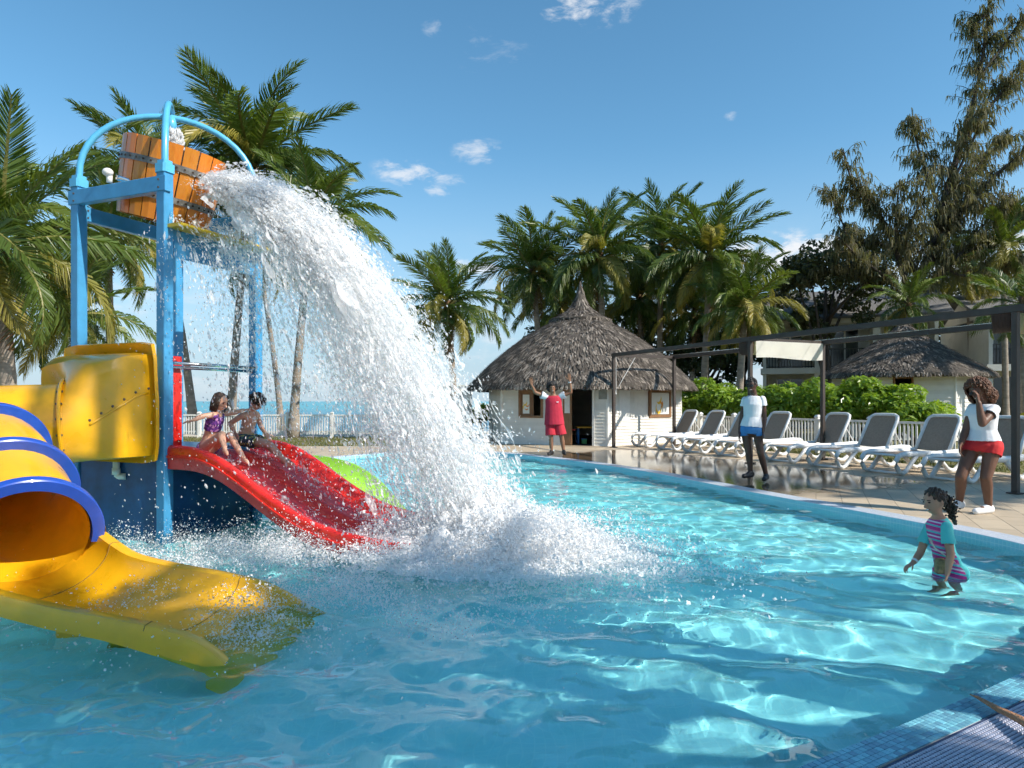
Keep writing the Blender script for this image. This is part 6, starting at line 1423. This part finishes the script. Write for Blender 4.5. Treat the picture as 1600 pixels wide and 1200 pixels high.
# ---- jet from the crossing of the arches into the bucket
n = 1500; tt = r_.uniform(0, .26, n); a = r_.uniform(0, 6.28, n); sp_ = r_.uniform(0, .09, n) + tt * .18 * r_.uniform(0, 1, n)
P = world(-.62 + np.cos(a) * sp_ + tt * .3, .65 + np.sin(a) * sp_, 4.44 - .8 * tt - 4.9 * tt ** 2); V, F = drops(P, .011 * np.exp(r_.normal(0, .35, n)), np.tile([[.1, 0, -1.]], (n, 1)), 1 + r_.uniform(0, 2, n))
o = mesh_np('spout_water', V, F, M_spl, smooth=True); tag(o, 'water jet falling from the arch top into the bucket', 'water jet', kind='stuff')

# ---- churned foam where the curtain lands
def clump_noise(x, y, s, seed):
    q = np.random.default_rng(seed); out = np.zeros_like(x)
    for _ in range(14):
        a = q.uniform(0, 6.28); f = s * q.uniform(.5, 2.4); out += np.sin(f * (x * math.cos(a) + y * math.sin(a)) + q.uniform(0, 6.28)) / (1 + .25 * f / s)
    return out
P_, R_, VE = [], [], []
n = 70000     # billow
u = r_.normal(3.55, .70, n); v = r_.normal(.50, .45, n); hgt = np.exp(-((u - 3.35) / .85) ** 2 - ((v - .55) / .6) ** 2) * .78 + .05; hgt *= (.72 + .22 * clump_noise(u, v, 5, 3) / 2)
z = WATER_Z + np.maximum(hgt, .02) * np.abs(r_.beta(1.2, 1.7, n)) * 1.25; P_.append(world(u, v, z)); R_.append(.0068 * np.exp(r_.normal(0, .4, n)))
n = 24000     # burst thrown to the right and forward
th = r_.normal(R(5), R(42), n); sp_ = r_.gamma(4, .55, n); t = r_.uniform(.02, .48, n); vz_ = r_.uniform(.6, 2.4, n)
u = 3.6 + np.cos(th) * sp_ * t; v = .5 + np.sin(th) * sp_ * t + r_.normal(0, .2, n); z = WATER_Z + .1 + vz_ * t - 4.9 * t * t; P_.append(world(u, v, z)); R_.append(.0062 * np.exp(r_.normal(0, .4, n)))
n = 13000     # upward crown round the impact
th = r_.uniform(0, 6.28, n); sp_ = r_.uniform(.2, 1.1, n); t = r_.uniform(0, .6, n); vz_ = np.minimum(r_.gamma(3, .75, n), 4.6)
u = 3.05 + np.cos(th) * sp_ * t + r_.normal(0, .32, n); v = .55 + np.sin(th) * sp_ * t + r_.normal(0, .3, n); z = WATER_Z + vz_ * t - 4.9 * t * t; P_.append(world(u, v, z)); R_.append(.0065 * np.exp(r_.normal(0, .45, n)))
# lumpy body of the foam: a height field of white froth under the drops
gu, gv = np.meshgrid(np.arange(2.1, 5.0, .022), np.arange(-.75, 1.75, .022)); env = np.exp(-((gu - 3.35) / .80) ** 2 - ((gv - .52) / .58) ** 2)
hf = env * .40 * (1 + .16 * clump_noise(gu, gv, 6, 3) / 2 + .20 * clump_noise(gu, gv, 17, 4) / 2) + env * r_.normal(0, .03, gu.shape) - .035
bw = world(gu.ravel(), gv.ravel(), (WATER_Z + hf).ravel()); ii = np.arange(gu.size).reshape(gu.shape); BF = np.stack([ii[:-1, :-1], ii[:-1, 1:], ii[1:, 1:], ii[1:, :-1]], -1).reshape(-1, 4)
BF = BF[(hf.ravel()[BF] > -.012).any(1)]
P = np.concatenate(P_); r = np.concatenate(R_); k = P[:, 2] > WATER_Z - .01; P, r = P[k], r[k]
V, F = drops(P, r, None, r_.uniform(.8, 1.8, len(P)), True)
o = mesh_np('splash_foam', V, F, M_foam, smooth=True); tag(o, 'bright white foam burst where the falling water hits the pool', 'foam', kind='stuff')
bd = mesh_np('foam_body', bw, BF, M_foam, o, smooth=True); bd['kind'] = 'stuff'

# ---- spray and surface froth drifting forward over the near water
P_, R_ = [], []
n = 90000
u = r_.normal(2.2, 1.05, n); v = r_.normal(-.95, .62, n); x = f0[0] + u * uu[0] + v * vv[0]; y = f0[1] + u * uu[1] + v * vv[1]
cn = clump_noise(x, y, 3.2, 9) + .6 * clump_noise(x, y, 9, 10); k = cn > r_.normal(.75, 1.0, n); x, y, cn = x[k], y[k], cn[k]; n = len(x)
z = WATER_Z + np.abs(r_.normal(0, .045, n)) * (1 + np.clip(cn, 0, 4) * .5); P_.append(np.stack([x, y, z], 1)); R_.append(.0042 * np.exp(r_.normal(0, .4, n)))
n = 34000
u = r_.normal(1.7, 1.1, n); v = r_.normal(-.35, .55, n); x = f0[0] + u * uu[0] + v * vv[0]; y = f0[1] + u * uu[1] + v * vv[1]; cn = clump_noise(x, y, 6, 19); k = cn > r_.normal(1.2, .9, n)
x, y = x[k], y[k]; n = len(x); P_.append(np.stack([x, y, WATER_Z + np.abs(r_.normal(0, .07, n)) * np.clip(cn[k] * .4, .3, 2)], 1)); R_.append(.0048 * np.exp(r_.normal(0, .4, n)))
n = 1700       # froth running off the yellow chute
f = r_.uniform(0, 1, n); ci = np.interp(f, [0, 1], [30, 39]); cx = np.interp(ci, range(40), CP[:, 0]) + r_.normal(0, .1, n) + .35 * np.maximum(0, f - .6); cy = np.interp(ci, range(40), CP[:, 1]) + r_.normal(0, .22, n); cz = np.interp(ci, range(40), CP[:, 2]) - .20 + np.abs(r_.normal(0, .05, n)); cz = np.maximum(cz, WATER_Z + .005); P_.append(np.stack([cx, cy, cz], 1)); R_.append(.0045 * np.exp(r_.normal(0, .4, n)))
P = np.concatenate(P_); r = np.concatenate(R_); k = inside(POOL - NRM * .05, P[:, 0], P[:, 1]); P, r = P[k], r[k]; V, F = drops(P, r, fine=True)
o = mesh_np('surface_froth', V, F, M_foam, smooth=True); tag(o, 'thin froth and fine spray drifting on the near water', 'froth', kind='stuff')

# ---- single drops flying in front of the slide and tower
n = 2600; u = r_.uniform(-.3, 3.2, n); v = r_.uniform(-.5, 1.1, n); z = r_.uniform(0, 1, n) ** 1.2 * 3.1; z += WATER_Z + .03; k = z < 3.4 - .35 * u; P = world(u[k], v[k], z[k]); n = len(P)
# drops do not fly through the chute
sz = np.array([prof_z(max(0., q)) for q in u[k]]); ok = (P[:, 2] > sz + .01) | (v[k] < -.06); P = P[ok]; n = len(P)
V, F = drops(P, .0052 * np.exp(r_.normal(0, .42, n)), np.tile([[.5, -.2, -1.]], (n, 1)), 1 + r_.uniform(0, 1.2, n))
o = mesh_np('flying_drops', V, F, M_spl, smooth=True); tag(o, 'scattered single drops flying around the red slide and tower', 'water drops', kind='stuff')
# ---- water film running down the red slide
n = 2600; t = r_.uniform(.3, 2.7, n); v = r_.choice([.32, .97], n) + r_.normal(0, .13, n); zt = np.array([prof_z(q) for q in t]); cn = clump_noise(t * 2, v * 3, 5, 33); k = cn > r_.normal(.6, .8, n); t, v, zt = t[k], v[k], zt[k]; n = len(t)
P = world(t + .06, v, zt - .165 + np.abs(r_.normal(0, .03, n))); V, F = drops(P, .0046 * np.exp(r_.normal(0, .5, n)), np.tile([uu - .5 * zz], (n, 1)), 1.5 + r_.uniform(0, 1.5, n))
o = mesh_np('slide_runoff', V, F, M_spl, smooth=True); tag(o, 'water beading and running down the red slide', 'water', kind='stuff')

for o in S.objects:
    if o.type == 'MESH' and (o.parent in (rslide, ys, tower)): o.cycles.is_caustics_receiver = True
